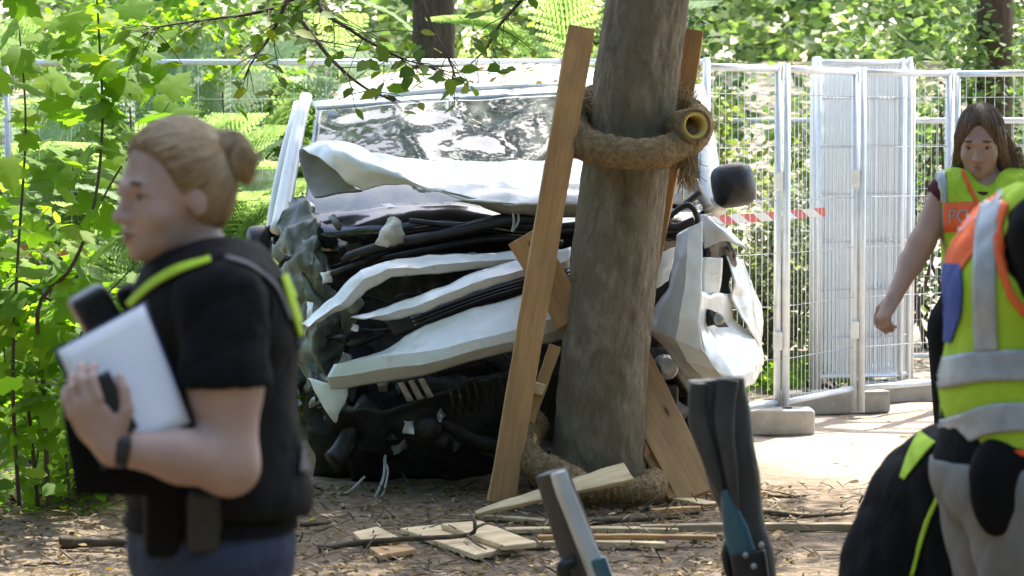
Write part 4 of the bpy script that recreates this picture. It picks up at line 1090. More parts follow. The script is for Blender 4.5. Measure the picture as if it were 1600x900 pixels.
plank('board', 'long pine board propped upright left of the trunk', P(783, 786, 13.42), P(909, 42, 13.50), 0.118, 0.032, 'wood', (1, 0.15, 0), seed=1)
plank('board', 'orange pine board standing behind the trunk on the right', P(985, 560, 14.0), P(1084, 46, 13.98), 0.105, 0.03, 'wood_orange', (1, -0.2, 0), seed=2)
plank('board', 'pine board slanting behind the propped board', P(818, 368, 13.72), P(898, 505, 13.70), 0.155, 0.026, 'wood', (1, 0, 0.35), seed=3, split=0.02)
plank('board', 'thin pine strut between the propped board and the trunk', P(818, 680, 13.6), P(868, 540, 13.66), 0.055, 0.022, 'wood', (1, 0, 0), seed=4)
plank('board', 'short batten end behind the propped board', P(818, 598, 13.62), P(850, 610, 13.60), 0.05, 0.024, 'wood_pale', (0, 0, 1), seed=5)
plank('board', 'broad split board leaning against the trunk on the right', P(1090, 775, 13.62), P(962, 520, 14.0), 0.20, 0.034, 'wood', (1, 0.25, 0.25), seed=6, split=0.03)
plank('board', 'narrow split board under the broad leaning board', P(1056, 778, 13.60), P(978, 640, 13.9), 0.07, 0.024, 'wood_orange', (1, 0.2, 0.2), seed=7)
plank('board', 'weathered board resting across the coir at the tree foot', P(742, 803, 12.95), P(982, 738, 13.2), 0.095, 0.024, 'wood_pale', (0, 0.75, 0.65), seed=8, taper=(0.25, 1.1))
def lying(label, p0, p1, w, t, mat, seed, z=None, **k):
    z = t / 2 + 0.008 if z is None else z
    a, b = G(*p0, z), G(*p1, z)
    d = b - a
    plank('board', label, a, b, w, t, mat, (-d[1], d[0], 0), 'boards lying on the ground', seed=seed, **k)
def flat_board(label, quad, t, mat, z0, seed):
    q = [G(x, y, z0 + t) for x, y in quad]
    c = sum(q) / 4; d = (q[1] + q[2] - q[0] - q[3]) / 2; L = np.linalg.norm(d); d /= L
    w_ = np.array((-d[1], d[0], 0))
    V = []
    for z in (0, -t):
        for p in q: V.append(((p - c) @ d, (p - c) @ w_, z))
    o = obj('board', V, [(0, 1, 2, 3), (7, 6, 5, 4), (0, 4, 5, 1), (1, 5, 6, 2), (2, 6, 7, 3), (3, 7, 4, 0)], M[mat])
    o.matrix_basis = Matrix([[d[k], w_[k], (0, 0, 1)[k], c[k]] for k in range(3)] + [[0, 0, 0, 1]])
    mod_bevel(o, 0.003, 1); tag(o, label, 'board', 'boards lying on the ground')
flat_board('pale square board end lying furthest left', [(551, 831), (590, 822), (628, 841), (566, 845)], 0.02, 'wood_pale', 0.01, 21)
flat_board('short pale board lying under the twig', [(625, 825), (684, 819), (796, 856), (742, 866)], 0.022, 'wood_pale', 0.012, 23)
flat_board('wide pale board lying nearest the tree', [(689, 818), (751, 813), (838, 847), (786, 852)], 0.022, 'wood_pale', 0.036, 24)
flat_board('small board offcut lying in front of the pale boards', [(577, 855), (636, 850), (651, 857), (594, 867)], 0.022, 'wood', 0.01, 22)
lying('long narrow lath lying behind the stand arm', (790, 829), (1060, 829), 0.07, 0.02, 'wood_pale', 25)
lying('long narrow lath lying in front of the other', (820, 850), (1040, 852), 0.06, 0.022, 'wood_pale', 26)
lying('lath reaching right past the stand arm', (840, 840), (1120, 840), 0.05, 0.018, 'wood', 27, z=0.04)
lying('grey lath lying behind the pale boards', (720, 806), (880, 818), 0.05, 0.016, 'wood_grey', 28)
lying('long weathered pole lying at the right', (1000, 826), (1380, 824), 0.05, 0.03, 'wood_grey', 29)
lying('broken pale offcut lying below the split board', (1030, 776), (1110, 790), 0.09, 0.02, 'wood_pale', 30, split=0.03)
lying('broken offcut lying right of the tree foot', (1020, 800), (1100, 795), 0.05, 0.02, 'wood', 31, split=0.03)

def coir(name, label, pts, rad, seed, nf=3400, ends=False):
    r_ = np.random.default_rng(seed)
    path = cr([P(*q) for q in pts], 70)
    t = thing(name, label, 'coir roll', tuple(path[0]), 'coir rolls on the tree')
    n = 28
    rads = rad * (1 + 0.07 * np.sin(np.linspace(0, 9, 70)) + 0.04 * r_.normal(size=70))
    v, f = tube(path, rads, n, True, 0.035, seed)
    roll = obj('roll', v, f, M['coir'], t, True)
    v = np.array(v)
    # loose fibres standing off the matting
    k = r_.integers(0, 70 * n, nf)
    c = path[k // n]; a = v[k]; out = a - c; out /= np.linalg.norm(out, axis=1, keepdims=True)
    d1 = r_.normal(size=(nf, 3)); d1 = d1 / np.linalg.norm(d1, axis=1, keepdims=True)
    L = r_.uniform(0.010, 0.034, nf)[:, None]
    a = a + r_.normal(size=(nf, 3)) * 0.006 - out * 0.006
    b = a + (d1 * 0.8 + out * 0.45) * L * 0.5
    e = b + (d1 * 0.9 + r_.normal(size=(nf, 3)) * 0.5 + np.array((0, 0, -0.25))) * L * 0.5
    sidev = np.cross(d1, out); sidev /= (np.linalg.norm(sidev, axis=1, keepdims=True) + 1e-6); w = 0.0009
    vv = np.stack([a - sidev * w, a + sidev * w, b + sidev * w, b - sidev * w, e], 1).reshape(-1, 3)
    i = np.arange(nf)[:, None] * 5
    ff = [tuple(q) for q in np.hstack([i, i + 1, i + 2, i + 3])] + [tuple(q) for q in np.hstack([i + 3, i + 2, i + 4])]
    fb = obj('coir_fibre', vv, ff, M['coir_fibre'], t); tag(fb, kind='stuff')
    return t, path
cR = 0.074
t1, pth = coir('coir_roll', 'coir wrapped drain pipe slung around the trunk at head height',
    [(960, 150, 14.05), (905, 168, 13.95), (893, 200, 13.72), (915, 226, 13.52), (965, 238, 13.44), (1020, 240, 13.46), (1062, 228, 13.56), (1084, 205, 13.66), (1086, 188, 13.82), (1060, 170, 14.0)], cR, 51)
# its open end, with the yellow pipe inside, pokes towards the camera
def pipe_end():
    c = P(1086, 196, 13.50); d = np.array((0.35, -0.93, 0.05)); d /= np.linalg.norm(d); a, b_, _ = frame_from(d)
    def ring(off, r0): return [c + d * off + a * math.cos(q) * r0 + b_ * math.sin(q) * r0 for q in np.linspace(0, 2 * math.pi, 28, endpoint=False)]
    def lathe(name, prof, mat):
        V = []
        for o_, r0 in prof: V += ring(o_, r0)
        n = 28; f = [(i * n + k, i * n + (k + 1) % n, (i + 1) * n + (k + 1) % n, (i + 1) * n + k) for i in range(len(prof) - 1) for k in range(n)]
        return obj(name, V, f, M[mat], t1, True)
    lathe('roll_end', [(-0.25, 0.074), (-0.05, 0.078), (0.0, 0.078), (0.012, 0.07), (0.004, 0.062), (-0.02, 0.060)], 'coir')
    lathe('pipe', [(-0.02, 0.060), (0.004, 0.060), (0.004, 0.046), (-0.03, 0.040), (-0.15, 0.040)], 'yellow_plastic')
    lathe('pipe_bore', [(-0.10, 0.041), (-0.11, 0.03), (-0.115, 0.001)], 'rubber')
pipe_end()
coir('coir_roll', 'coir roll sagging from the left of the trunk foot', [(835, 660, 13.75), (815, 690, 13.58), (830, 720, 13.46), (868, 742, 13.40), (905, 762, 13.38)], 0.070, 52, 2600)
coir('coir_roll', 'coir roll lying around the front of the trunk foot', [(880, 758, 13.40), (920, 766, 13.36), (965, 768, 13.36), (1012, 764, 13.42), (1022, 752, 13.6)], 0.060, 53, 3200)
# fray hanging from the upper roll
def fray(pts, n, spread, label, seed):
    r_ = np.random.default_rng(seed); mb = MB()
    a, b_ = P(*pts[0]), P(*pts[1])
    for i in range(n):
        s = r_.normal(size=3) * spread; e = r_.normal(size=3) * spread * 1.6
        mb.add(*tube([a + s, (a + b_) / 2 + (s + e) / 2 + r_.normal(size=3) * 0.01, b_ + e + (0, 0, r_.uniform(0, 0.06))], 0.0016, 3, False))
    return tag(mb.build('loose_fibre', M['coir_fibre'], t1), kind='stuff')
fray([(1072, 235, 13.55), (1074, 285, 13.55)], 240, 0.022, '', 3)
fray([(910, 150, 13.8), (925, 185, 13.7)], 90, 0.02, '', 4)
fray([(1070, 150, 13.85), (1062, 180, 13.8)], 90, 0.03, '', 5)

# ------------------------------------------------------------------ sticks, litter, scraps
def stick(label, pts, r0, seed, fork=None):
    path = cr([G(q[0], q[1], q[2]) for q in pts], 22)
    path[:, 2] = np.maximum(path[:, 2], 0.008)
    t = thing('stick', label, 'stick', tuple(path[0]), 'sticks on the ground')
    obj('main_stem', *tube(path, np.linspace(r0, r0 * 0.45, 22), 7, wob=0.12, seed=seed), M['branch_bark'], t, True)
    for fk in (fork or []):
        obj('side_shoot', *tube(cr([G(q[0], q[1], q[2]) for q in fk], 12), np.linspace(r0 * 0.5, r0 * 0.2, 12), 6, wob=0.1, seed=seed), M['branch_bark'], t, True)
stick('forked twig lying across the pale boards', [(500, 858, 0.02), (560, 848, 0.03), (640, 842, 0.06), (730, 836, 0.06), (742, 820, 0.10), (735, 800, 0.14)], 0.014, 1, [[(730, 836, 0.06), (745, 850, 0.05), (760, 858, 0.05)], [(742, 825, 0.09), (760, 818, 0.1), (775, 822, 0.08)]])
stick('short log lying behind the policewoman on the left', [(92, 848, 0.03), (140, 847, 0.03), (200, 848, 0.03)], 0.03, 2)
stick('dark stick lying left of the boards', [(470, 820, 0.01), (500, 818, 0.02), (520, 816, 0.01)], 0.012, 3)
stick('dark stick lying right of the tree foot', [(920, 815, 0.02), (985, 812, 0.02), (1070, 808, 0.02)], 0.018, 4)
stick('thin stick lying on the sandy ground', [(1200, 775, 0.01), (1230, 776, 0.01), (1260, 774, 0.01)], 0.009, 5)
stick('short stick lying at the lower left corner', [(40, 885, 0.01), (70, 880, 0.01), (110, 882, 0.01)], 0.01, 6)
stick('stick lying across the track edge', [(1190, 800, 0.02), (1260, 806, 0.02), (1350, 800, 0.02)], 0.014, 7)
def litter(name, label, n, mat, size, tpl, area, seed, up=2.2):
    r_ = np.random.default_rng(seed)
    px = r_.uniform(area[0], area[1], n); py = area[2] + (area[3] - area[2]) * r_.uniform(0, 1, n) ** 1.3
    pos = np.array([G(a, b_, 0.012) for a, b_ in zip(px, py)]); pos[:, 2] += r_.uniform(0, 0.012, n)
    p, R, s = rand_leaves(pos, size, up, r_)
    v, f = cloud(tpl, p, R, s)
    return tag(obj(name, v, f, M[mat]), label, 'leaf litter', kind='stuff')
litter('leaf_litter', 'brown leaf litter covering the ground around the tree', 4600, 'leaf_dry', 0.032, T_oval(), (-60, 1240, 760, 960), 61)
litter('leaf_litter', 'sparse dry leaves on the sandy track', 130, 'leaf_dry', 0.05, T_oval(), (1180, 1660, 650, 940), 62)
litter('leaf_litter', 'yellow green fallen leaves under the shrubs', 700, 'leaf_bright', 0.05, T_oval(), (-40, 300, 700, 800), 63)
T_chip = (np.array([(0, 0, 0), (1, 0.05, 0.02), (1, 0.22, 0.05), (0, 0.2, 0.0), (0.5, 0.1, 0.12)]), [(0, 1, 4), (1, 2, 4), (2, 3, 4), (3, 0, 4)])
litter('wood_chips', 'splintered wood chips strewn before the tree', 260, 'wood_grey', 0.05, T_chip, (500, 1260, 770, 930), 64)
litter('twigs', 'small dark twigs and bark crumbs on the ground', 1500, 'branch_bark', 0.09, (T_chip[0] * (1, 0.4, 0.6), T_chip[1]), (-40, 1400, 760, 950), 65)
# ------------------------------------------------------------------ people: signed-distance bodies turned into one surface
def rotm(yaw, pitch=0.0, roll=0.0):
    """columns: forward, left, up for a figure facing yaw (radians from +X); pitch bows forward"""
    m = Matrix.Rotation(yaw, 3, 'Z') @ Matrix.Rotation(pitch, 3, 'Y') @ Matrix.Rotation(roll, 3, 'X')
    return np.array(m)
def cone(a, b, ra, rb): return ('c', np.asarray(a, float), np.asarray(b, float), ra, rb)
def ell(c, r_, R=None): return ('e', np.asarray(c, float), np.asarray(r_, float), np.eye(3) if R is None else R)
class Vox:
    def __init__(s, lo, hi, h):
        s.lo = np.asarray(lo, float); s.h = h
        s.n = np.ceil((np.asarray(hi, float) - s.lo) / h).astype(int) + 1
        s.ax = [s.lo[k] + h * np.arange(s.n[k]) for k in range(3)]
    def blank(s): return np.full(s.n, 0.5, np.float32)
    def win(s, lo, hi):
        a = np.clip(np.floor((lo - s.lo) / s.h).astype(int), 0, s.n - 1); b = np.clip(np.ceil((hi - s.lo) / s.h).astype(int) + 1, 1, s.n)
        return tuple(slice(x, y) for x, y in zip(a, b))
    def pts(s, w): return s.ax[0][w[0]][:, None, None], s.ax[1][w[1]][None, :, None], s.ax[2][w[2]][None, None, :]
    def ev(s, p, pad):
        if p[0] == 'c':
            _, a, b, ra, rb = p
            m = max(ra, rb) + pad
            w = s.win(np.minimum(a, b) - m, np.maximum(a, b) + m); X, Y, Z = s.pts(w)
            d = b - a; L2 = float(d @ d) + 1e-12
            t = np.clip(((X - a[0]) * d[0] + (Y - a[1]) * d[1] + (Z - a[2]) * d[2]) / L2, 0, 1)
            q = np.sqrt((X - a[0] - t * d[0]) ** 2 + (Y - a[1] - t * d[1]) ** 2 + (Z - a[2] - t * d[2]) ** 2) - (ra + (rb - ra) * t)
        else:
            _, c, r_, R = p
            m = r_.max() + pad
            w = s.win(c - m, c + m); X, Y, Z = s.pts(w)
            X = X - c[0]; Y = Y - c[1]; Z = Z - c[2]
            u = [(R[0, k] * X + R[1, k] * Y + R[2, k] * Z) for k in range(3)]
            k0 = np.sqrt(sum((u[k] / r_[k]) ** 2 for k in range(3))) + 1e-9
            k1 = np.sqrt(sum((u[k] / r_[k] ** 2) ** 2 for k in range(3))) + 1e-9
            q = k0 * (k0 - 1) / k1
        return w, q.astype(np.float32)
    def union(s, A, prims, k=0.02, pad=0.09):
        for p in prims:
            kk = k
            if p[0] in 'ce' and len(p) == 6: kk = p[5]
            w, q = s.ev(p, pad); A[w] = smin(A[w], q, kk)
        return A
    def carve(s, A, prims, k=0.01, pad=0.03):
        for p in prims:
            w, q = s.ev(p, pad); A[w] = -smin(-A[w], q, k)
        return A
    def half(s, A, c, n):
        """keep the side the normal points to"""
        X, Y, Z = s.ax[0][:, None, None], s.ax[1][None, :, None], s.ax[2][None, None, :]
        n = np.asarray(n, float) / np.linalg.norm(n)
        return np.maximum(A, -((X - c[0]) * n[0] + (Y - c[1]) * n[1] + (Z - c[2]) * n[2])).astype(np.float32)
    def mesh(s, A):
        S = A < 0
        n = np.array(A.shape)
        C = np.zeros(n - 1, np.int8)
        for i in (0, 1):
            for j in (0, 1):
                for k in (0, 1): C += S[i:n[0] - 1 + i, j:n[1] - 1 + j, k:n[2] - 1 + k]
        act = (C > 0) & (C < 8)
        I = np.argwhere(act); N = len(I)
        idx = np.full(n - 1, -1, np.int64); idx[act] = np.arange(N)
        cor = np.array([(i, j, k) for i in (0, 1) for j in (0, 1) for k in (0, 1)])
        val = np.stack([A[I[:, 0] + c[0], I[:, 1] + c[1], I[:, 2] + c[2]] for c in cor], 1)
        acc = np.zeros((N, 3)); cnt = np.zeros(N)
        for a in range(8):
            for b in range(a + 1, 8):
                if np.abs(cor[a] - cor[b]).sum() != 1: continue
                x = (val[:, a] < 0) != (val[:, b] < 0)
                t = val[x, a] / (val[x, a] - val[x, b])
                acc[x] += cor[a] + t[:, None] * (cor[b] - cor[a]); cnt[x] += 1
        V = s.lo + s.h * (I + acc / np.maximum(cnt, 1)[:, None])
        Fs = []
        for ax in range(3):
            o = [k for k in range(3) if k != ax]
            sl0 = [slice(1, -1)] * 3; sl1 = [slice(1, -1)] * 3
            sl0[ax] = slice(0, -1); sl1[ax] = slice(1, None)
            ch = S[tuple(sl0)] != S[tuple(sl1)]
            E = np.argwhere(ch)
            pos = E.copy()
            for k in o: pos[:, k] += 1
            q = []
            for d in ((0, 0), (1, 0), (1, 1), (0, 1)):
                c = pos.copy(); c[:, o[0]] -= d[0]; c[:, o[1]] -= d[1]
                q.append(idx[c[:, 0], c[:, 1], c[:, 2]])
            q = np.stack(q, 1)
            sg = S[pos[:, 0], pos[:, 1], pos[:, 2]]
            flip = sg if ax != 1 else ~sg
            q[~flip] = q[~flip][:, ::-1]
            Fs.append(q)
        return V, np.vstack(Fs)
def wrinkle(vx, A, amp, freq=28.0, seed=0, stretch=(1, 1, 1)):
    """folds: a warped wave field pushes the cloth surface in and out"""
    r_ = np.random.default_rng(seed)
    I = np.argwhere(np.abs(A) < 0.03)
    p = (vx.lo + vx.h * I) * np.asarray(stretch)
    val = np.zeros(len(p))
    for k in range(5):
        d = r_.normal(size=3); d /= np.linalg.norm(d); g = r_.normal(size=3); g /= np.linalg.norm(g)
        f = freq * r_.uniform(0.6, 1.7)
        w = np.sin(p @ d * f + 2.2 * np.sin(p @ g * f * 0.45 + r_.uniform(0, 6)) + r_.uniform(0, 6))
        val += (1 - np.abs(w)) ** 2 * r_.uniform(0.5, 1.0)
    A[I[:, 0], I[:, 1], I[:, 2]] += (amp * (val - 0.9)).astype(np.float32)
    return A
def smin(a, b, k):
    h = np.clip(0.5 + 0.5 * (b - a) / k, 0, 1)
    return b + (a - b) * h - k * h * (1 - h)
def head_prims(c, R, s=1.0):
    T = lambda x, y, z: np.asarray(c) + R @ (np.array((x, y, z)) * s)
    E = lambda x, y, z, r_: ell(T(x, y, z), np.array(r_) * s, R)
    soft = [E(-0.016, 0, 0.032, (0.095, 0.074, 0.088)), E(0.028, 0, -0.028, (0.064, 0.060, 0.086)), E(0.036, 0, -0.082, (0.046, 0.044, 0.032))]
    mid = [E(0.070, 0, -0.100, (0.020, 0.020, 0.016)), E(0.055, 0.036, -0.036, (0.028, 0.026, 0.028)), E(0.055, -0.036, -0.036, (0.028, 0.026, 0.028)),
           cone(T(0.078, 0.030, 0.016), T(0.086, 0.006, 0.012), 0.011 * s, 0.010 * s), cone(T(0.078, -0.030, 0.016), T(0.086, -0.006, 0.012), 0.011 * s, 0.010 * s),
           E(-0.004, 0.0, -0.06, (0.05, 0.052, 0.05))]
    fine = [cone(T(0.088, 0, 0.004), T(0.108, 0, -0.036), 0.008 * s, 0.0115 * s), E(0.098, 0.011, -0.040, (0.010, 0.008, 0.008)), E(0.098, -0.011, -0.040, (0.010, 0.008, 0.008)),
            E(0.089, 0, -0.064, (0.011, 0.024, 0.0065)), E(0.087, 0, -0.076, (0.011, 0.021, 0.0075))]
    ears = [E(-0.012, 0.073, -0.014, (0.020, 0.009, 0.032)), E(-0.012, -0.073, -0.014, (0.020, 0.009, 0.032))]
    sock = [E(0.094, 0.031, -0.004, (0.014, 0.016, 0.011)), E(0.094, -0.031, -0.004, (0.014, 0.016, 0.011)), E(0.101, 0, -0.0705, (0.012, 0.022, 0.0022))]
    return soft, mid, fine, ears, sock, T
def build_head(vx, A, c, R, s=1.0):
    soft, mid, fine, ears, sock, T = head_prims(c, R, s)
    H = vx.blank()
    vx.union(H, soft, 0.030); vx.union(H, mid, 0.016); vx.union(H, fine, 0.008); vx.union(H, ears, 0.006); vx.carve(H, sock, 0.008, 0.02)
    lids = []
    for sd in (1, -1):
        for z, rr0 in ((0.0055, 0.0052), (-0.0135, 0.0040)):
            q = [T(0.0800 - 0.010 * u * u + 0.0, sd * (0.031 + 0.016 * u), z - 0.5 * z * u * u) for u in (-1, -0.4, 0.4, 1)]
            lids += [cone(q[i], q[i + 1], rr0 * s, rr0 * s) for i in range(3)]
    vx.union(H, lids, 0.004)
    return H, T
def hand_prims(wrist, d, n, curl, s=1.0, spread=0.25, thumb_side=1):
    """d: wrist to knuckles, n: out of the back of the hand; fingers curl away from n"""
    d = np.asarray(d, float) / np.linalg.norm(d); n = np.asarray(n, float); n = n - d * (n @ d); n /= np.linalg.norm(n)
    u = np.cross(n, d) * thumb_side
    w = np.asarray(wrist, float)
    R = np.stack([d, u, n], 1)
    pr = [ell(w + d * 0.045 * s, np.array((0.052, 0.038, 0.016)) * s, R), cone(w - d * 0.01, w + d * 0.03 * s, 0.024 * s, 0.022 * s)]
    fing = []
    for i, (off, L) in enumerate(((0.029, 0.076), (0.010, 0.084), (-0.010, 0.078), (-0.028, 0.062))):
        p = w + d * (0.085 - 0.004 * abs(i - 1)) * s + u * off * s
        a = d + u * off * spread * 10 * 0.35; a /= np.linalg.norm(a)
        ang = 0.0; L *= s
        for seg, (fr, rr0, rr1) in enumerate(((0.45, 0.0092, 0.0085), (0.32, 0.0085, 0.0078), (0.23, 0.0078, 0.0066))):
            ang += curl * (0.8, 1.0, 0.7)[seg]
            dd = a * math.cos(ang) - n * math.sin(ang)
            q = p + dd * L * fr
            fing.append(cone(p, q, rr0 * s, rr1 * s)); p = q
    tb = w + d * 0.018 * s + u * 0.026 * s
    t1_ = tb + (d * 0.55 + u * 0.75 - n * 0.25) * 0.040 * s
    t2_ = t1_ + (d * 0.85 + u * 0.25 - n * 0.45) * 0.034 * s
    t3_ = t2_ + (d * 0.9 - u * 0.05 - n * 0.5) * 0.024 * s
    fing += [cone(tb, t1_, 0.0145 * s, 0.0115 * s), cone(t1_, t2_, 0.0112 * s, 0.0098 * s), cone(t2_, t3_, 0.0098 * s, 0.0078 * s)]
    return pr, fing

M['skin'] = mat_noise('skin', [(0.3, (0.36, 0.24, 0.195)), (0.7, (0.44, 0.305, 0.255))], 9, 0.5, bmp=0.06, bscale=160, dist=0.004, spec=0.35)
M['skin_tan'] = mat_noise('tanned skin', [(0.3, (0.36, 0.22, 0.165)), (0.7, (0.44, 0.28, 0.215))], 9, 0.5, bmp=0.06, bscale=160, dist=0.004, spec=0.35)
for k in ('skin', 'skin_tan'):
    set_in(M[k].node_tree.nodes['Principled BSDF'], Subsurface_Weight=0.12, Subsurface_Scale=0.01)
def mat_hair(name, a, b_, c):
    m, nt, bs = new_mat(name)
    v = coords(nt, (1, 1, 1)); n = nz(nt, coords(nt, (9, 9, 3.0)), 14, 6, 0.7, 0.6); n2 = nz(nt, v, 9, 3)
    cc = ramp(nt, n, [(0.3, a), (0.5, b_), (0.72, c)])
    nt.links.new(cc, bs.inputs['Base Color']); set_in(bs, Roughness=0.45, Specular_IOR_Level=0.5)
    bump(nt, bs, n, 0.9, 0.012)
    return m
def mat_strand(name, a, b_, c):
    m, nt, bs = new_mat(name)
    g = nt.nodes.new('ShaderNodeNewGeometry')
    nt.links.new(ramp(nt, g.outputs['Random Per Island'], [(0.0, a), (0.6, b_), (1.0, c)]), bs.inputs['Base Color'])
    set_in(bs, Roughness=0.4, Specular_IOR_Level=0.5)
    return m
M['strand_fair'] = mat_strand('fair hair strand', (0.19, 0.125, 0.06), (0.34, 0.24, 0.125), (0.50, 0.38, 0.21))
M['strand_brown'] = mat_strand('brown hair strand', (0.06, 0.032, 0.016), (0.14, 0.08, 0.042), (0.27, 0.17, 0.09))
M['hair_fair'] = mat_hair('fair hair', (0.13, 0.08, 0.035), (0.27, 0.18, 0.085), (0.42, 0.30, 0.16))
M['hair_brown'] = mat_hair('brown hair', (0.06, 0.032, 0.016), (0.13, 0.075, 0.04), (0.25, 0.155, 0.085))
def mat_cloth(name, a, b_, rough=0.85, fine=260, spec=0.2, wr=0.5):
    m, nt, bs = new_mat(name)
    v = coords(nt); n = nz(nt, v, 7, 4)
    nt.links.new(ramp(nt, n, [(0.3, a), (0.7, b_)]), bs.inputs['Base Color']); set_in(bs, Roughness=rough, Specular_IOR_Level=spec)
    ad = nt.nodes.new('ShaderNodeMath'); ad.operation = 'MULTIPLY_ADD'; ad.inputs[1].default_value = 0.12
    nt.links.new(nz(nt, v, fine, 2), ad.inputs[0]); nt.links.new(nz(nt, coords(nt, (1, 1, 0.6)), 11, 4, 0.5, 0.8), ad.inputs[2])
    bump(nt, bs, ad.outputs[0], wr, 0.03)
    return m
M['black_cloth'] = mat_cloth('black uniform cloth', (0.004, 0.004, 0.0045), (0.008, 0.008, 0.009), spec=0.12)
M['vest_black'] = mat_cloth('black vest fabric', (0.005, 0.005, 0.006), (0.011, 0.011, 0.0125), 0.75, spec=0.12)
M['rim_grey'] = mat_cloth('grey rim light on vest', (0.09, 0.09, 0.10), (0.15, 0.15, 0.16), 0.7)  # lighter grey stands for rim light along the vest edges
M['navy'] = mat_cloth('navy trousers', (0.030, 0.040, 0.075), (0.045, 0.058, 0.10), 0.85)
M['light_trousers'] = mat_cloth('pale grey trousers', (0.17, 0.165, 0.155), (0.23, 0.225, 0.215), 0.85)
M['maroon'] = mat_cloth('dark red shirt', (0.06, 0.015, 0.02), (0.10, 0.025, 0.03))
M['neon'] = mat_cloth('fluorescent yellow', (0.38, 0.57, 0.035), (0.45, 0.66, 0.05), 0.7, wr=0.8)
M['orange'] = mat_cloth('fluorescent orange', (0.80, 0.12, 0.035), (0.90, 0.17, 0.05), 0.7)
M['reflect'] = mat_noise('silver reflective strip', [(0.3, (0.30, 0.32, 0.34)), (0.7, (0.42, 0.44, 0.46))], 30, 0.4, metal=0.2, bmp=0.1, bscale=200)
M['blue_patch'] = mat_cloth('blue patch', (0.03, 0.06, 0.26), (0.05, 0.09, 0.34), 0.6)
M['paper'] = mat_noise('white paper', [(0.3, (0.74, 0.76, 0.80)), (0.7, (0.80, 0.82, 0.85))], 2, 0.7)
M['navy_plastic'] = mat_noise('dark blue board', [(0.3, (0.015, 0.022, 0.06)), (0.7, (0.025, 0.035, 0.085))], 8, 0.5)
M['eye_white'] = mat_noise('eye white', [(0.3, (0.34, 0.31, 0.29)), (0.7, (0.42, 0.39, 0.36))], 5, 0.2)
M['iris'] = mat_noise('iris', [(0.3, (0.03, 0.03, 0.03)), (0.7, (0.08, 0.07, 0.05))], 40, 0.15)
M['lip'] = mat_noise('lip', [(0.3, (0.30, 0.145, 0.12)), (0.7, (0.36, 0.18, 0.15))], 20, 0.45)
M['brow'] = mat_noise('eyebrow', [(0.3, (0.08, 0.05, 0.03)), (0.7, (0.14, 0.09, 0.05))], 60, 0.8)

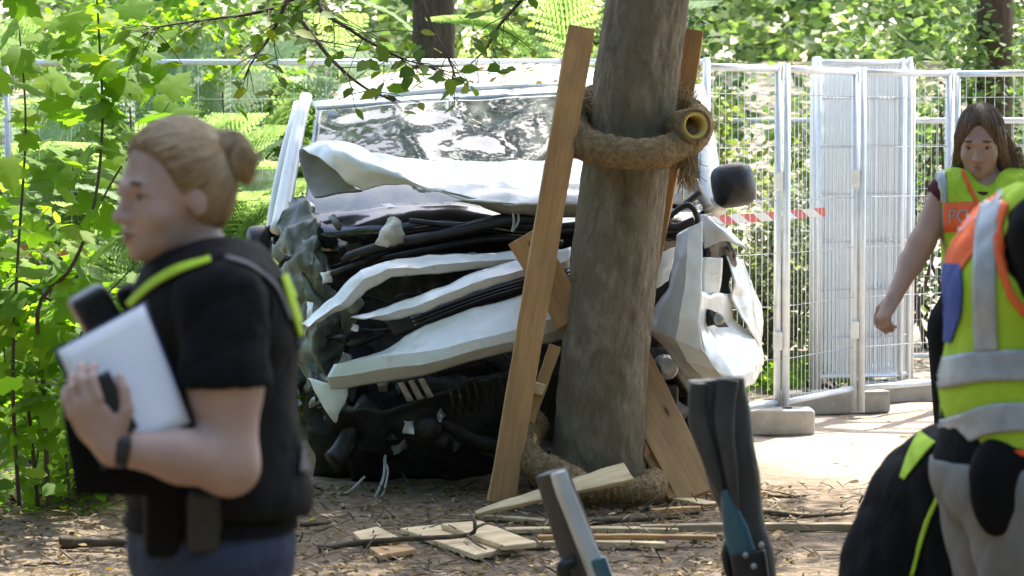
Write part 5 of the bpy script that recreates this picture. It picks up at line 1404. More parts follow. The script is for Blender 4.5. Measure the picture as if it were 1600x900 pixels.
class Person:
    def __init__(s, label, base, lo, hi, h):
        s.root = thing('person', label, 'person', base)
        s.base = np.asarray(base, float); s.vx = Vox(lo, hi, h); s.bvh = {}
    def L(s, px, py, Y): return P(px, py, Y) - s.base
    def add(s, name, A, mat, parent=None, keep=False, smooth_it=0):
        V, Fq = s.vx.mesh(A)
        o = obj(name, V, Fq, M[mat] if isinstance(mat, str) else mat, None, True)
        o.parent = parent or s.root
        if smooth_it:
            m = o.modifiers.new('smooth', 'SMOOTH'); m.iterations = smooth_it; m.factor = 0.5
        if keep: s.hv = getattr(s, 'hv', {}); s.hv[name] = V + s.base
        if keep: s.bvh[name] = BVHTree.FromPolygons([Vector(v) + Vector(s.base) for v in V.tolist()], Fq.tolist())
        return o
    def hit(s, name, px, py, lift=0.002):
        d = Vector(ray(px, py)).normalized()
        loc, nrm, i, dist = s.bvh[name].ray_cast(Vector((0, 0, CAM_H)), d)
        if loc is None: return None
        if nrm.dot(d) > 0: nrm = -nrm
        return np.array(loc + nrm * lift) - s.base
    def drape(s, name, on, pts, width, mat, lift=0.003, n=26, k=5, thick=0.003, parent=None):
        """ribbon laid on a garment along a pixel path"""
        pts = np.array([(q[0], q[1]) for q in pts], float)
        c = cr(pts, n); t = np.gradient(c, axis=0); t /= np.linalg.norm(t, axis=1, keepdims=True)
        nn = np.stack([-t[:, 1], t[:, 0]], 1)
        w = np.interp(np.linspace(0, 1, n), np.linspace(0, 1, len(np.atleast_1d(width))), np.atleast_1d(width))
        Gd = {}; V = []
        for i in range(n):
            for j in range(k):
                q = c[i] + nn[i] * w[i] * (j / (k - 1) - 0.5)
                p = s.hit(on, q[0], q[1], lift)
                if p is not None: Gd[i, j] = len(V); V.append(p)
        f = []
        for i in range(n - 1):
            for j in range(k - 1):
                q = [(i, j), (i + 1, j), (i + 1, j + 1), (i, j + 1)]
                if all(x in Gd for x in q):
                    ids = [Gd[x] for x in q]
                    if max(np.linalg.norm(V[a] - V[b]) for a in ids for b in ids) < 0.12: f.append(ids)
        if not f: return None
        o = obj(name, V, f, M[mat], None, True); o.parent = parent or s.root
        mod_solid(o, thick, 0)
        return o
    def text(s, on, string, px, py, w, mat, lift=0.006, skew=0.0):
        cu = bpy.data.curves.new('lettering', 'FONT'); cu.body = string; cu.size = 1.0; cu.resolution_u = 2
        o = bpy.data.objects.new('lettering', cu); col.objects.link(o)
        bpy.context.view_layer.update()
        me = bpy.data.meshes.new_from_object(o.evaluated_get(bpy.context.evaluated_depsgraph_get()))
        bpy.data.objects.remove(o); 
        co = np.array([v.co[:] for v in me.vertices]); W = co[:, 0].max()
        k = w / W; V = []
        ok = True
        for x, y, _ in co:
            p = s.hit(on, px + x * k, py - y * k * 1.15 + skew * x * k, lift)
            if p is None: ok = False; p = s.L(px + x * k, py, 9)
            V.append(p)
        f = [tuple(p.vertices) for p in me.polygons]
        f = [q for q in f if max(np.linalg.norm(V[a] - V[b]) for a in q for b in q) < 0.12]
        t = obj('lettering', V, f, M[mat], None); t.parent = s.root
    def eye(s, T, R, side, sc=1.0):
        c = T(0.0705, side * 0.031, -0.004); r0 = 0.0120 * sc
        V = []; f = []; n, m = 14, 9
        for i in range(m + 1):
            a = math.pi * i / m
            for j in range(n):
                b_ = 2 * math.pi * j / n
                V.append(c + R @ (np.array((math.cos(a), math.sin(a) * math.cos(b_), math.sin(a) * math.sin(b_))) * r0))
        f = [(i * n + j, i * n + (j + 1) % n, (i + 1) * n + (j + 1) % n, (i + 1) * n + j) for i in range(m) for j in range(n)]
        o = obj('eye', V, f, M['eye_white'], None, True); o.parent = s.root
        V2 = [c + R @ (np.array((r0 * 1.02 * math.cos(a), r0 * 1.02 * math.sin(a) * math.cos(b_), r0 * 1.02 * math.sin(a) * math.sin(b_)))) for a in (0.02, 0.25, 0.48) for b_ in np.linspace(0, 2 * math.pi, 14, endpoint=False)]
        f2 = [(i * n + j, i * n + (j + 1) % n, (i + 1) * n + (j + 1) % n, (i + 1) * n + j) for i in range(2) for j in range(n)] + [tuple(range(n))]
        q = obj('iris', V2, f2, M['iris'], None, True); q.parent = o
        pts = [T(0.078 + 0.008 * (1 - abs(u)), side * (0.031 + u * 0.019), 0.020 + 0.004 * (1 - u * u)) for u in np.linspace(-1, 1, 8)]
        lash = [T(0.0845 - 0.010 * u * u, side * (0.031 + 0.0165 * u), 0.0022 - 0.003 * u * u) for u in np.linspace(-1, 1, 8)]
        ls = obj('eyelash', *tube(lash, [0.0006, 0.0012, 0.0016, 0.0017, 0.0017, 0.0016, 0.0012, 0.0006], 6), M['brow'], None, True); ls.parent = s.root
        bm_ = obj('eyebrow', *tube([p + R @ np.array((0.007, 0, 0)) for p in pts], [0.002, 0.0032, 0.004, 0.004, 0.004, 0.0036, 0.003, 0.0015], 6), M['brow'], None, True); bm_.parent = s.root
    def comb(s, on, n, flow, mat, parent, rad=0.0011, seed=1, steps=7, keep=None):
        """strands lying on the hair surface, each following flow(p) a step at a time"""
        r_ = np.random.default_rng(seed); mb = MB(); bv = s.bvh[on]; vs_ = s.hv[on]
        pick = vs_[r_.integers(0, len(vs_), n)]
        for p in pick:
            if keep is not None and not keep(p - s.base): continue
            path = []; L_ = r_.uniform(0.006, 0.014)
            lift = r_.uniform(0.0002, 0.0022)
            for k in range(steps):
                q, nn, _, _ = bv.find_nearest(Vector(p))
                if q is None: break
                path.append(np.array(q + nn * lift) - s.base)
                d = np.asarray(flow(np.array(q) - s.base), float); d = d / (np.linalg.norm(d) + 1e-9)
                p = np.array(q) + d * L_ + r_.normal(size=3) * 0.0008
            if len(path) > 3: mb.add(*tube(path, np.array([0.5] + [1.0] * (len(path) - 2) + [0.3]) * rad, 4, False))
        o = mb.build('hair_strands', M[mat], None); o.parent = parent; tag(o, kind='stuff')
    def lips(s, T, R, sc=1.0):
        for z, rr0, w in ((-0.0655, 0.0042, 0.021), (-0.0760, 0.0052, 0.018)):
            pts = [T(0.0965 - 0.020 * u * u, u * w, z + 0.002 * abs(u)) for u in np.linspace(-1, 1, 9)]
            o = obj('lip', *tube(pts, np.array([0.15, 0.6, 0.9, 1, 1, 1, 0.9, 0.6, 0.15]) * rr0 * sc, 8), M['lip'], None, True); o.parent = s.root

# ---------- policewoman with clipboard, left foreground
Y0 = 5.4
pb = P(335, 300, Y0); pb[2] = 0
W1 = Person('policewoman in black vest holding papers, fair hair in a bun, left foreground', pb, (-0.42, -0.52, -0.02), (0.30, 0.42, 1.80), 0.0055)
L = W1.L; vx = W1.vx
FW = rotm(math.radians(180 + 14))                 # faces left, a little towards the camera
HD = rotm(math.radians(180 + 37), math.radians(4))
hc = L(266, 300, Y0 - 0.02)
Hh, T = build_head(vx, None, hc, HD, 0.98)
torso = vx.blank()
pc = L(328, 860, Y0)
vx.union(torso, [ell(L(330, 545, Y0), (0.125, 0.165, 0.17), FW), ell(L(328, 700, Y0), (0.118, 0.150, 0.16), FW), ell(L(330, 850, Y0), (0.135, 0.172, 0.14), FW),
                 cone(L(332, 462, Y0 - 0.14), L(318, 458, Y0 + 0.15), 0.058, 0.058), ell(L(282, 590, Y0 - 0.07), (0.06, 0.065, 0.06), FW)], 0.05)
neck = vx.union(vx.blank(), [cone(L(298, 372, Y0), L(332, 448, Y0), 0.053, 0.062)], 0.02)
upL = vx.union(vx.blank(), [cone(L(350, 475, Y0 - 0.175), L(352, 600, Y0 - 0.215), 0.064, 0.059), cone(L(352, 600, Y0 - 0.215), L(358, 700, Y0 - 0.235), 0.059, 0.05)], 0.03)
upR = vx.union(vx.blank(), [cone(L(300, 480, Y0 + 0.18), L(255, 640, Y0 + 0.24), 0.058, 0.046)], 0.03)
armL = vx.union(vx.blank(), [cone(L(350, 475, Y0 - 0.175), L(352, 600, Y0 - 0.215), 0.064, 0.059), cone(L(352, 600, Y0 - 0.215), L(358, 728, Y0 - 0.235), 0.059, 0.047),
                             cone(L(358, 728, Y0 - 0.235), L(285, 714, Y0 - 0.285), 0.045, 0.040), cone(L(285, 714, Y0 - 0.285), L(172, 698, Y0 - 0.33), 0.040, 0.026)], 0.03)
wr = L(172, 698, Y0 - 0.33)
dirh = L(135, 640, Y0 - 0.345) - wr
pr, fg = hand_prims(wr, dirh, (-0.35, -0.9, 0.1), 0.62, 1.0, thumb_side=-1)
hand = vx.union(vx.blank(), pr, 0.012); vx.union(hand, fg, 0.004)
armL = smin(armL, hand, 0.012)
armR = vx.union(vx.blank(), [cone(L(300, 480, Y0 + 0.18), L(255, 640, Y0 + 0.24), 0.058, 0.046), cone(L(255, 640, Y0 + 0.24), L(190, 690, Y0 + 0.05), 0.043, 0.028)], 0.03)
wr2 = L(190, 690, Y0 + 0.05)
pr, fg = hand_prims(wr2, L(165, 690, Y0 - 0.06) - wr2, (-0.6, 0.2, -0.6), 0.4, 1.0)
h2 = vx.union(vx.blank(), pr, 0.012); vx.union(h2, fg, 0.004); armR = smin(armR, h2, 0.012)
legs = vx.blank()
fwd = FW[:, 0]; lft = FW[:, 1]
for s_ in (1, -1):
    hp = pc + lft * s_ * 0.09 + np.array((0, 0, -0.02)); kn = hp * (1, 1, 0) + fwd * (0.05 * s_) + np.array((0, 0, 0.48)); an_ = kn * (1, 1, 0) - fwd * 0.03 + np.array((0, 0, 0.09))
    vx.union(legs, [cone(hp, kn, 0.098, 0.062), cone(kn, an_, 0.060, 0.042), cone(an_ + (0, 0, -0.05), an_ + fwd * 0.15 + np.array((0, 0, -0.055)), 0.042, 0.034)], 0.03)
body = smin(smin(torso, neck, 0.03), Hh, 0.016); body = smin(body, armL, 0.025); body = smin(body, armR, 0.02); body = smin(body, legs, 0.04)
W1.add('body', body, 'skin')
for s_ in (1, -1): W1.eye(T, HD, s_)
W1.lips(T, HD)
# hair pulled back into a bun
hair = vx.union(vx.blank(), [ell(T(-0.020, 0, 0.038), (0.102, 0.082, 0.093), HD), ell(T(-0.055, 0, -0.01), (0.062, 0.070, 0.075), HD)], 0.03)
vx.carve(hair, [ell(T(0.098, 0, -0.020), (0.084, 0.12, 0.108), HD), ell(T(0.02, 0.09, -0.055), (0.050, 0.04, 0.062), HD), ell(T(0.02, -0.09, -0.055), (0.050, 0.04, 0.062), HD), ell(T(-0.02, 0, -0.12), (0.12, 0.09, 0.055), HD)], 0.012, 0.05)
hr = W1.add('hair', hair, 'hair_fair', keep=True)
bt_ = L(352, 236, Y0)
W1.comb('hair', 2600, lambda q: bt_ - q, 'strand_fair', hr, 0.0011, 3, 8)
bun = vx.union(vx.blank(), [cone(L(338, 232, Y0), L(368, 240, Y0), 0.026, 0.030), ell(L(374, 252, Y0), (0.022, 0.027, 0.031), rotm(math.radians(180), 0.5)), cone(L(378, 262, Y0), L(384, 282, Y0), 0.022, 0.008), cone(L(366, 222, Y0), L(350, 220, Y0), 0.02, 0.018)], 0.015)
bn_ = W1.add('hair_bun', bun, 'hair_fair', hr, keep=True)
bc_ = L(368, 245, Y0)
W1.comb('hair_bun', 700, lambda q: np.array((-(q - bc_)[2] * 0.9 + 0.004, 0.3 * (q - bc_)[1], (q - bc_)[0] * -0.6 - 0.012)), 'strand_fair', hr, 0.0011, 5, 7)
rs = np.random.default_rng(4); mb = MB()
for i in range(60):                                   # stray strands over the head, bun and nape
    th, ph = rs.uniform(-1.3, 1.3), rs.uniform(0.1, 1.25)
    e = lambda t_: T(-0.020 + 0.103 * math.cos(ph + t_ * 0.9) * math.cos(th), 0.083 * math.sin(th) * math.cos((ph + t_ * .9) * 0.55), 0.040 + 0.094 * math.sin(ph + t_ * 0.9) * math.cos(th))
    mb.add(*tube([e(t_) + rs.normal(size=3) * 0.0015 for t_ in (0, 0.33, 0.66, 1.0)], 0.0007, 3, False))
for i in range(120):
    a = L(372, 250, Y0) + rs.normal(size=3) * 0.016; q = a + np.array((rs.uniform(0.0, 0.03), rs.normal() * 0.02, rs.uniform(-0.045, 0.03)))
    mb.add(*tube([a, (a + q) / 2 + rs.normal(size=3) * 0.004, q], 0.0007, 3, False))
o = mb.build('flyaway_strands', M['strand_fair'], None); o.parent = hr; tag(o, kind='stuff')
# clothing
shirt = smin(torso, upL, 0.03); shirt = smin(shirt, upR, 0.03) - 0.013
sl = vx.half(shirt.copy(), L(352, 602, Y0 - 0.2), (0, 0, 1)); shirt = vx.half(sl, L(330, 408, Y0), (0.25, 0, -1))
wrinkle(vx, shirt, 0.0030, 30, 3); W1.add('shirt', shirt, 'black_cloth', keep=True)
tr = smin(torso, legs, 0.04) - 0.013
tr = vx.half(tr, L(330, 775, Y0), (0, 0, -1)); tr = vx.half(tr, (0, 0, 0.07), (0, 0, 1))
wrinkle(vx, tr, 0.0035, 26, 4); W1.add('trousers', tr, 'navy')
boots = vx.half(legs - 0.016, (0, 0, 0.22), (0, 0, -1)); boots = vx.half(boots, (0, 0, 0.004), (0, 0, 1))
W1.add('boots', boots, 'black_cloth')
vt = vx.union(vx.blank(), [ell(L(330, 530, Y0), (0.130, 0.150, 0.175), FW), ell(L(332, 700, Y0), (0.132, 0.162, 0.165), FW), cone(L(340, 470, Y0 - 0.11), L(322, 466, Y0 + 0.12), 0.068, 0.068), ell(L(345, 780, Y0), (0.135, 0.165, 0.06), FW)], 0.05) - 0.024
vt = vx.half(vt, L(330, 792, Y0), (0.06, 0, 1)); vt = vx.carve(vt, [cone(L(352, 470, Y0 - 0.42), L(350, 480, Y0 - 0.16), 0.085, 0.075), cone(L(300, 480, Y0 + 0.5), L(300, 490, Y0 + 0.17), 0.08, 0.075), cone(L(300, 340, Y0), L(335, 432, Y0), 0.085, 0.078)], 0.02, 0.05)
wrinkle(vx, vt, 0.0018, 22, 5)
vest = W1.add('vest', vt, 'vest_black', keep=True)
allb = smin(vt, shirt, 0.01)
V_a, F_a = vx.mesh(allb); W1.bvh['upper'] = BVHTree.FromPolygons([Vector(q) + Vector(W1.base) for q in V_a.tolist()], F_a.tolist())
W1.drape('shoulder_stripe', 'upper', [(205, 478), (240, 446), (280, 424), (330, 408)], (10, 12, 12, 9), 'neon', parent=vest, lift=0.006)
W1.drape('back_stripe', 'upper', [(440, 432), (452, 468), (462, 500), (468, 524)], (9, 14, 14, 12), 'neon', parent=vest, lift=0.006)
W1.drape('vest_edge', 'upper', [(468, 530), (473, 600), (474, 680), (470, 740)], (10, 12, 12, 12), 'rim_grey', parent=vest, lift=0.006)
W1.drape('vest_edge', 'upper', [(352, 404), (392, 418), (430, 450), (452, 500)], 5, 'rim_grey', parent=vest, lift=0.004)
# gear on the vest and belt
def gear(name, px, py, Y, dims, yaw, mat, tilt=0.0, bev=0.012, per=W1):
    R = rotm(yaw, tilt); c = per.L(px, py, Y)
    o = obj(name, *box_mesh(c, R[:, 0] * dims[0], R[:, 1] * dims[1], R[:, 2] * dims[2]), M[mat], None); o.parent = per.root
    return mod_bevel(o, bev, 3)
gear('radio', 150, 488, Y0 + 0.06, (0.035, 0.05, 0.042), math.radians(194), 'black_plastic', 0.5)
gear('radio_microphone', 205, 470, Y0 + 0.02, (0.02, 0.035, 0.028), math.radians(194), 'vest_black', 0.4)
gear('belt_pouch', 318, 815, Y0 - 0.185, (0.030, 0.020, 0.055), math.radians(194), 'black_plastic')
gear('belt_pouch', 262, 815, Y0 - 0.165, (0.040, 0.022, 0.06), math.radians(194), 'vest_black')
belt = smin(torso, legs, 0.04) - 0.022
belt = vx.half(vx.half(belt, L(330, 776, Y0), (0, 0, -1)), L(330, 822, Y0), (0, 0, 1)); W1.add('belt', belt, 'black_cloth')
# wrist watch and strap
wl = L(172, 698, Y0 - 0.33); dd = L(190, 700, Y0 - 0.325) - wl; dd /= np.linalg.norm(dd)
o = obj('watch_strap', *tube([wl + dd * 0.006, wl + dd * 0.010, wl + dd * 0.026, wl + dd * 0.030], [0.029, 0.032, 0.033, 0.030], 20), M['black_plastic'], None, True); o.parent = W1.root
def sheet(name, label, cat, quad, mat, thick, group=None, bev=0.002, n=10, bow=0.0):
    a, b_, c_, d_ = [P(*q) for q in quad]
    V = []
    for i in range(n):
        for j in range(n):
            u, w = i / (n - 1), j / (n - 1)
            p = (a * (1 - u) + b_ * u) * (1 - w) + (d_ * (1 - u) + c_ * u) * w
            V.append(p + np.array((0, -bow * math.sin(u * math.pi) * (0.4 + w), 0)))
    idx = np.arange(n * n).reshape(n, n)
    f = np.stack([idx[:-1, :-1], idx[:-1, 1:], idx[1:, 1:], idx[1:, :-1]], -1).reshape(-1, 4)
    o = obj(name, V, f, M[mat], None, True); mod_solid(o, thick, 0)
    if label: tag(o, label, cat, group)
    return o
sheet('clipboard', 'dark blue clipboard held against the policewoman\'s chest', 'clipboard', [(84, 546, Y0 - 0.26), (228, 470, Y0 - 0.20), (303, 662, Y0 - 0.235), (160, 735, Y0 - 0.29)], 'navy_plastic', 0.006)
sheet('paper_sheet', 'white paper sheets on the policewoman\'s clipboard', 'paper', [(90, 548, Y0 - 0.268), (224, 476, Y0 - 0.212), (297, 660, Y0 - 0.252), (168, 722, Y0 - 0.30)], 'paper', 0.003, bow=0.010)
sheet('phone', 'dark phone held over the papers by the policewoman\'s thumb', 'phone', [(142, 592, Y0 - 0.318), (170, 578, Y0 - 0.312), (216, 668, Y0 - 0.318), (176, 696, Y0 - 0.325)], 'black_plastic', 0.010)
sheet('folder', 'black folder held below the clipboard', 'folder', [(96, 632, Y0 - 0.22), (180, 640, Y0 - 0.20), (300, 776, Y0 - 0.19), (118, 772, Y0 - 0.22)], 'black_cloth', 0.02)
# ---------- walking woman in a hi-vis vest, right
Y1 = 10.7
pb = P(1538, 300, Y1); pb[2] = 0
W2 = Person('woman with loose brown hair in hi-vis vest walking forward', pb, (-0.46, -0.30, -0.02), (0.46, 0.34, 1.84), 0.0075)
L = W2.L; vx = W2.vx
FW = rotm(math.radians(270 - 10)); HD = rotm(math.radians(270 - 15), math.radians(13))
hc = L(1532, 222, Y1 - 0.02)
Hh, T = build_head(vx, None, hc, HD, 0.99)
torso = vx.union(vx.blank(), [ell(L(1540, 345, Y1), (0.115, 0.165, 0.17), FW), ell(L(1540, 425, Y1), (0.105, 0.145, 0.16), FW), ell(L(1540, 500, Y1), (0.12, 0.17, 0.12), FW), cone(L(1484, 302, Y1), L(1596, 302, Y1), 0.052, 0.052)], 0.05)
neck = vx.union(vx.blank(), [cone(L(1534, 262, Y1), L(1540, 300, Y1), 0.05, 0.058)], 0.02)
armA = vx.union(vx.blank(), [cone(L(1474, 306, Y1), L(1440, 380, Y1 - 0.02), 0.050, 0.042), cone(L(1440, 380, Y1 - 0.02), L(1424, 410, Y1 - 0.03), 0.042, 0.040), cone(L(1424, 410, Y1 - 0.03), L(1396, 466, Y1 - 0.10), 0.040, 0.026)], 0.03)
wr = L(1396, 466, Y1 - 0.10)
pr, fg = hand_prims(wr, L(1384, 488, Y1 - 0.12) - wr, (-0.75, -0.55, 0.2), 0.95, 0.98, thumb_side=-1)
hand = vx.union(vx.blank(), pr, 0.012); vx.union(hand, fg, 0.005); armA = smin(armA, hand, 0.012)
armB = vx.union(vx.blank(), [cone(L(1606, 306, Y1), L(1630, 400, Y1 + 0.05), 0.05, 0.041), cone(L(1630, 400, Y1 + 0.05), L(1628, 480, Y1 - 0.06), 0.04, 0.026)], 0.03)
wr = L(1628, 480, Y1 - 0.06); pr, fg = hand_prims(wr, (0, -0.2, -1), (1, 0, 0), 0.5); hb = vx.union(vx.blank(), pr, 0.012); vx.union(hb, fg, 0.005); armB = smin(armB, hb, 0.012)
legs = vx.blank(); fwd = FW[:, 0]; lft = FW[:, 1]; pc = L(1540, 520, Y1)
for s_, st in ((1, 0.20), (-1, -0.18)):
    hp = pc + lft * s_ * 0.095; kn = hp * (1, 1, 0) + fwd * (st * 0.6 + 0.04) + np.array((0, 0, 0.50)); an_ = kn * (1, 1, 0) + fwd * st * 0.5 - fwd * 0.06 + np.array((0, 0, 0.10))
    vx.union(legs, [cone(hp, kn, 0.094, 0.060), cone(kn, an_, 0.058, 0.042), cone(an_ + (0, 0, -0.055), an_ + fwd * 0.15 + np.array((0, 0, -0.06)), 0.042, 0.034)], 0.03)
body = smin(smin(torso, neck, 0.03), Hh, 0.016)
for q in (armA, armB, legs): body = smin(body, q, 0.025)
W2.add('body', body, 'skin_tan')
for s_ in (1, -1): W2.eye(T, HD, s_, 0.99)
W2.lips(T, HD, 0.99)
hair = vx.union(vx.blank(), [ell(T(-0.016, 0, 0.038), (0.102, 0.081, 0.094), HD), ell(T(-0.05, 0, -0.03), (0.058, 0.072, 0.10), HD),
    cone(T(0.02, -0.068, 0.02), T(-0.02, -0.075, -0.11), 0.018, 0.020), cone(T(-0.02, -0.075, -0.11), T(-0.03, -0.075, -0.15), 0.018, 0.008),
    cone(T(0.02, 0.068, 0.02), T(-0.02, 0.085, -0.10), 0.018, 0.024), cone(T(-0.02, 0.085, -0.10), T(-0.04, 0.13, -0.15), 0.022, 0.010), cone(T(-0.04, 0.07, -0.02), T(-0.06, 0.11, -0.12), 0.022, 0.014)], 0.025)
vx.carve(hair, [ell(T(0.112, 0.004, -0.026), (0.084, 0.060, 0.106), HD), ell(T(0.112, 0.004, 0.045), (0.052, 0.036, 0.055), HD)], 0.012, 0.05)
hr = W2.add('hair', hair, 'hair_brown', keep=True)
W2.comb('hair', 2600, lambda q: (q - hc) * np.array((0.55, 0.3, 0)) + np.array((0, 0, -0.07)), 'strand_brown', hr, 0.0016, 3, 9, keep=lambda q: (q - hc) @ HD[:, 0] < 0.062)
rs = np.random.default_rng(8); mb = MB()
for i in range(260):
    sd = rs.choice((-1, 1)); a = T(rs.uniform(-0.09, 0.02), sd * rs.uniform(0.05, 0.082), rs.uniform(-0.02, 0.06)); q = T(rs.uniform(-0.08, 0.01), sd * rs.uniform(0.07, 0.10 if sd < 0 else 0.17), rs.uniform(-0.18, -0.08))
    mb.add(*tube(cr([a, (a + q) / 2 + HD[:, 1] * sd * 0.012, q + rs.normal(size=3) * 0.01], 6), 0.0011, 3, False))
o = mb.build('flyaway_strands', M['strand_brown'], None); o.parent = hr; tag(o, kind='stuff')
sh = smin(smin(torso, armA, 0.03), armB, 0.03) - 0.011
sh = vx.half(sh, L(1468, 318, Y1), (1.2, 0, 1)); sh = vx.half(sh, L(1540, 278, Y1), (0, 0.12, -1)); sh = vx.half(sh, L(1540, 470, Y1), (0, 0, 1))
vx.carve(sh, [ell(L(1538, 268, Y1 - 0.07), (0.065, 0.06, 0.075))], 0.01, 0.04)
W2.add('shirt', sh, 'maroon')
tr = smin(torso, legs, 0.04) - 0.012; tr = vx.half(vx.half(tr, L(1540, 455, Y1), (0, 0, -1)), (0, 0, 0.08), (0, 0, 1)); W2.add('trousers', tr, 'black_cloth')
bt = vx.half(vx.half(legs - 0.014, (0, 0, 0.2), (0, 0, -1)), (0, 0, 0.004), (0, 0, 1)); W2.add('boots', bt, 'black_cloth')
vt = vx.union(vx.blank(), [ell(L(1540, 345, Y1), (0.13, 0.175, 0.18), FW), ell(L(1538, 430, Y1), (0.14, 0.20, 0.16), FW), cone(L(1482, 300, Y1), L(1598, 300, Y1), 0.058, 0.058), ell(L(1535, 470, Y1), (0.145, 0.215, 0.08), FW)], 0.05) - 0.018
vt = vx.half(vt, L(1540, 468, Y1), (0, 0, 1)); vt = vx.half(vt, L(1466, 300, Y1), (1, 0, 0.12)); vt = vx.half(vt, L(1614, 300, Y1), (-1, 0, 0.12))
vx.carve(vt, [cone(L(1536, 240, Y1 - 0.12), L(1538, 292, Y1 - 0.16), 0.095, 0.06), cone(L(1538, 292, Y1 - 0.16), L(1545, 345, Y1 - 0.20), 0.062, 0.018), cone(L(1536, 240, Y1), L(1538, 285, Y1), 0.078, 0.075)], 0.012, 0.05)
wrinkle(vx, vt, 0.005, 22, 6, (1, 1, 0.5))
vest = W2.add('vest', vt, 'neon', keep=True)
D = W2.drape
D('reflective_strip', 'vest', [(1430, 418), (1480, 412), (1540, 414), (1620, 416)], 20, 'reflect', parent=vest)
D('reflective_strip', 'vest', [(1430, 440), (1480, 438), (1540, 440), (1620, 440)], 14, 'reflect', parent=vest)
D('reflective_strip', 'vest', [(1470, 268), (1472, 300), (1470, 350), (1462, 404)], 16, 'reflect', parent=vest)
D('orange_band', 'vest', [(1476, 340), (1510, 339), (1560, 340), (1620, 342)], 46, 'orange', parent=vest, lift=0.004)
D('orange_trim', 'vest', [(1458, 262), (1452, 300), (1456, 350), (1452, 390)], 9, 'orange', parent=vest, lift=0.005)
D('orange_trim', 'vest', [(1432, 463), (1480, 463), (1540, 464), (1620, 464)], 6, 'orange', parent=vest, lift=0.004)
D('orange_trim', 'vest', [(1504, 268), (1514, 292), (1528, 320), (1542, 345)], 5, 'orange', parent=vest, lift=0.006)
W2.text('vest', 'POLIZEI', 1482, 348, 90, 'reflect', 0.008)
rs = [T(0.0 + 0.065 * math.cos(a), 0.062 * math.sin(a), -0.155 + 0.02 * math.cos(a) * -1) for a in np.linspace(-2.2, 2.2, 24)]
o = obj('necklace', *tube(rs, 0.004, 6), M['paper'], None, True); o.parent = W2.root

# ---------- person in the hi-vis vest at the right edge, leaning away to the right
Y2 = 6.9
pb = P(1585, 300, Y2); pb[2] = 0
W3 = Person('person in yellow hi-vis vest and pale trousers leaning at the right edge', pb, (-0.36, -0.40, -0.02), (0.66, 0.40, 1.86), 0.009)
L = W3.L; vx = W3.vx
FW = rotm(math.radians(8), math.radians(14)); FU = rotm(math.radians(8))
HD = rotm(math.radians(5), math.radians(28))
hc = L(1735, 215, Y2)
Hh, T = build_head(vx, None, hc, HD, 1.06)
torso = vx.union(vx.blank(), [ell(L(1600, 440, Y2), (0.135, 0.185, 0.19), FW), ell(L(1578, 590, Y2), (0.135, 0.17, 0.18), FW), ell(L(1568, 730, Y2), (0.145, 0.18, 0.14), FU), cone(L(1632, 350, Y2 - 0.165), L(1640, 350, Y2 + 0.165), 0.065, 0.065)], 0.06)
neck = vx.union(vx.blank(), [cone(L(1700, 270, Y2), L(1645, 345, Y2), 0.056, 0.066)], 0.02)
arms = vx.union(vx.blank(), [cone(L(1632, 365, Y2 - 0.2), L(1680, 540, Y2 - 0.23), 0.066, 0.05), cone(L(1680, 540, Y2 - 0.23), L(1790, 640, Y2 - 0.14), 0.048, 0.03), cone(L(1640, 365, Y2 + 0.2), L(1700, 540, Y2 + 0.22), 0.066, 0.05), cone(L(1700, 540, Y2 + 0.22), L(1800, 640, Y2 + 0.1), 0.048, 0.03)], 0.03)
hands = vx.blank()
for w, sd in ((L(1790, 640, Y2 - 0.14), -1), (L(1800, 640, Y2 + 0.1), 1)):
    pr, fg = hand_prims(w, (0.8, 0, -0.5), (0.4, 0, 0.8), 0.6, 1.05, thumb_side=sd); vx.union(hands, pr, 0.012); vx.union(hands, fg, 0.006)
legs = vx.blank(); pc = L(1566, 760, Y2); fwd = FU[:, 0]; lft = FU[:, 1]
for s_ in (1, -1):
    hp = pc + lft * s_ * 0.10; kn = hp * (1, 1, 0) + fwd * 0.06 + np.array((0, 0, 0.47)); an_ = kn * (1, 1, 0) - fwd * 0.05 + np.array((0, 0, 0.10))
    vx.union(legs, [cone(hp, kn, 0.112, 0.072), cone(kn, an_, 0.068, 0.05), cone(an_ + (0, 0, -0.05), an_ + fwd * 0.17 + np.array((0, 0, -0.055)), 0.045, 0.036)], 0.03)
body = smin(smin(torso, neck, 0.03), Hh, 0.016)
for q in (arms, hands, legs): body = smin(body, q, 0.025)
W3.add('body', body, 'skin_tan')
for s_ in (1, -1): W3.eye(T, HD, s_, 1.06)
W3.lips(T, HD, 1.06)
hair = vx.union(vx.blank(), [ell(T(-0.020, 0, 0.038), (0.105, 0.086, 0.097), HD)], 0.02)
vx.carve(hair, [ell(T(0.10, 0, -0.05), (0.10, 0.12, 0.11), HD), ell(T(-0.02, 0, -0.13), (0.14, 0.1, 0.08), HD)], 0.012, 0.05); W3.add('hair', hair, 'hair_brown')
sh = smin(torso, arms, 0.03) - 0.014; sh = vx.half(sh, L(1655, 330, Y2), (-0.55, 0, -1)); sh = vx.half(sh, L(1560, 735, Y2), (0, 0, 1)); wrinkle(vx, sh, 0.004, 20, 10); W3.add('shirt', sh, 'black_cloth')
tr = smin(torso, legs, 0.04) - 0.016; tr = vx.half(vx.half(tr, L(1560, 718, Y2), (0, 0, -1)), (0, 0, 0.08), (0, 0, 1)); wrinkle(vx, tr, 0.006, 18, 8); W3.add('trousers', tr, 'light_trousers')
bt = vx.half(vx.half(legs - 0.016, (0, 0, 0.2), (0, 0, -1)), (0, 0, 0.004), (0, 0, 1)); W3.add('boots', bt, 'black_cloth')
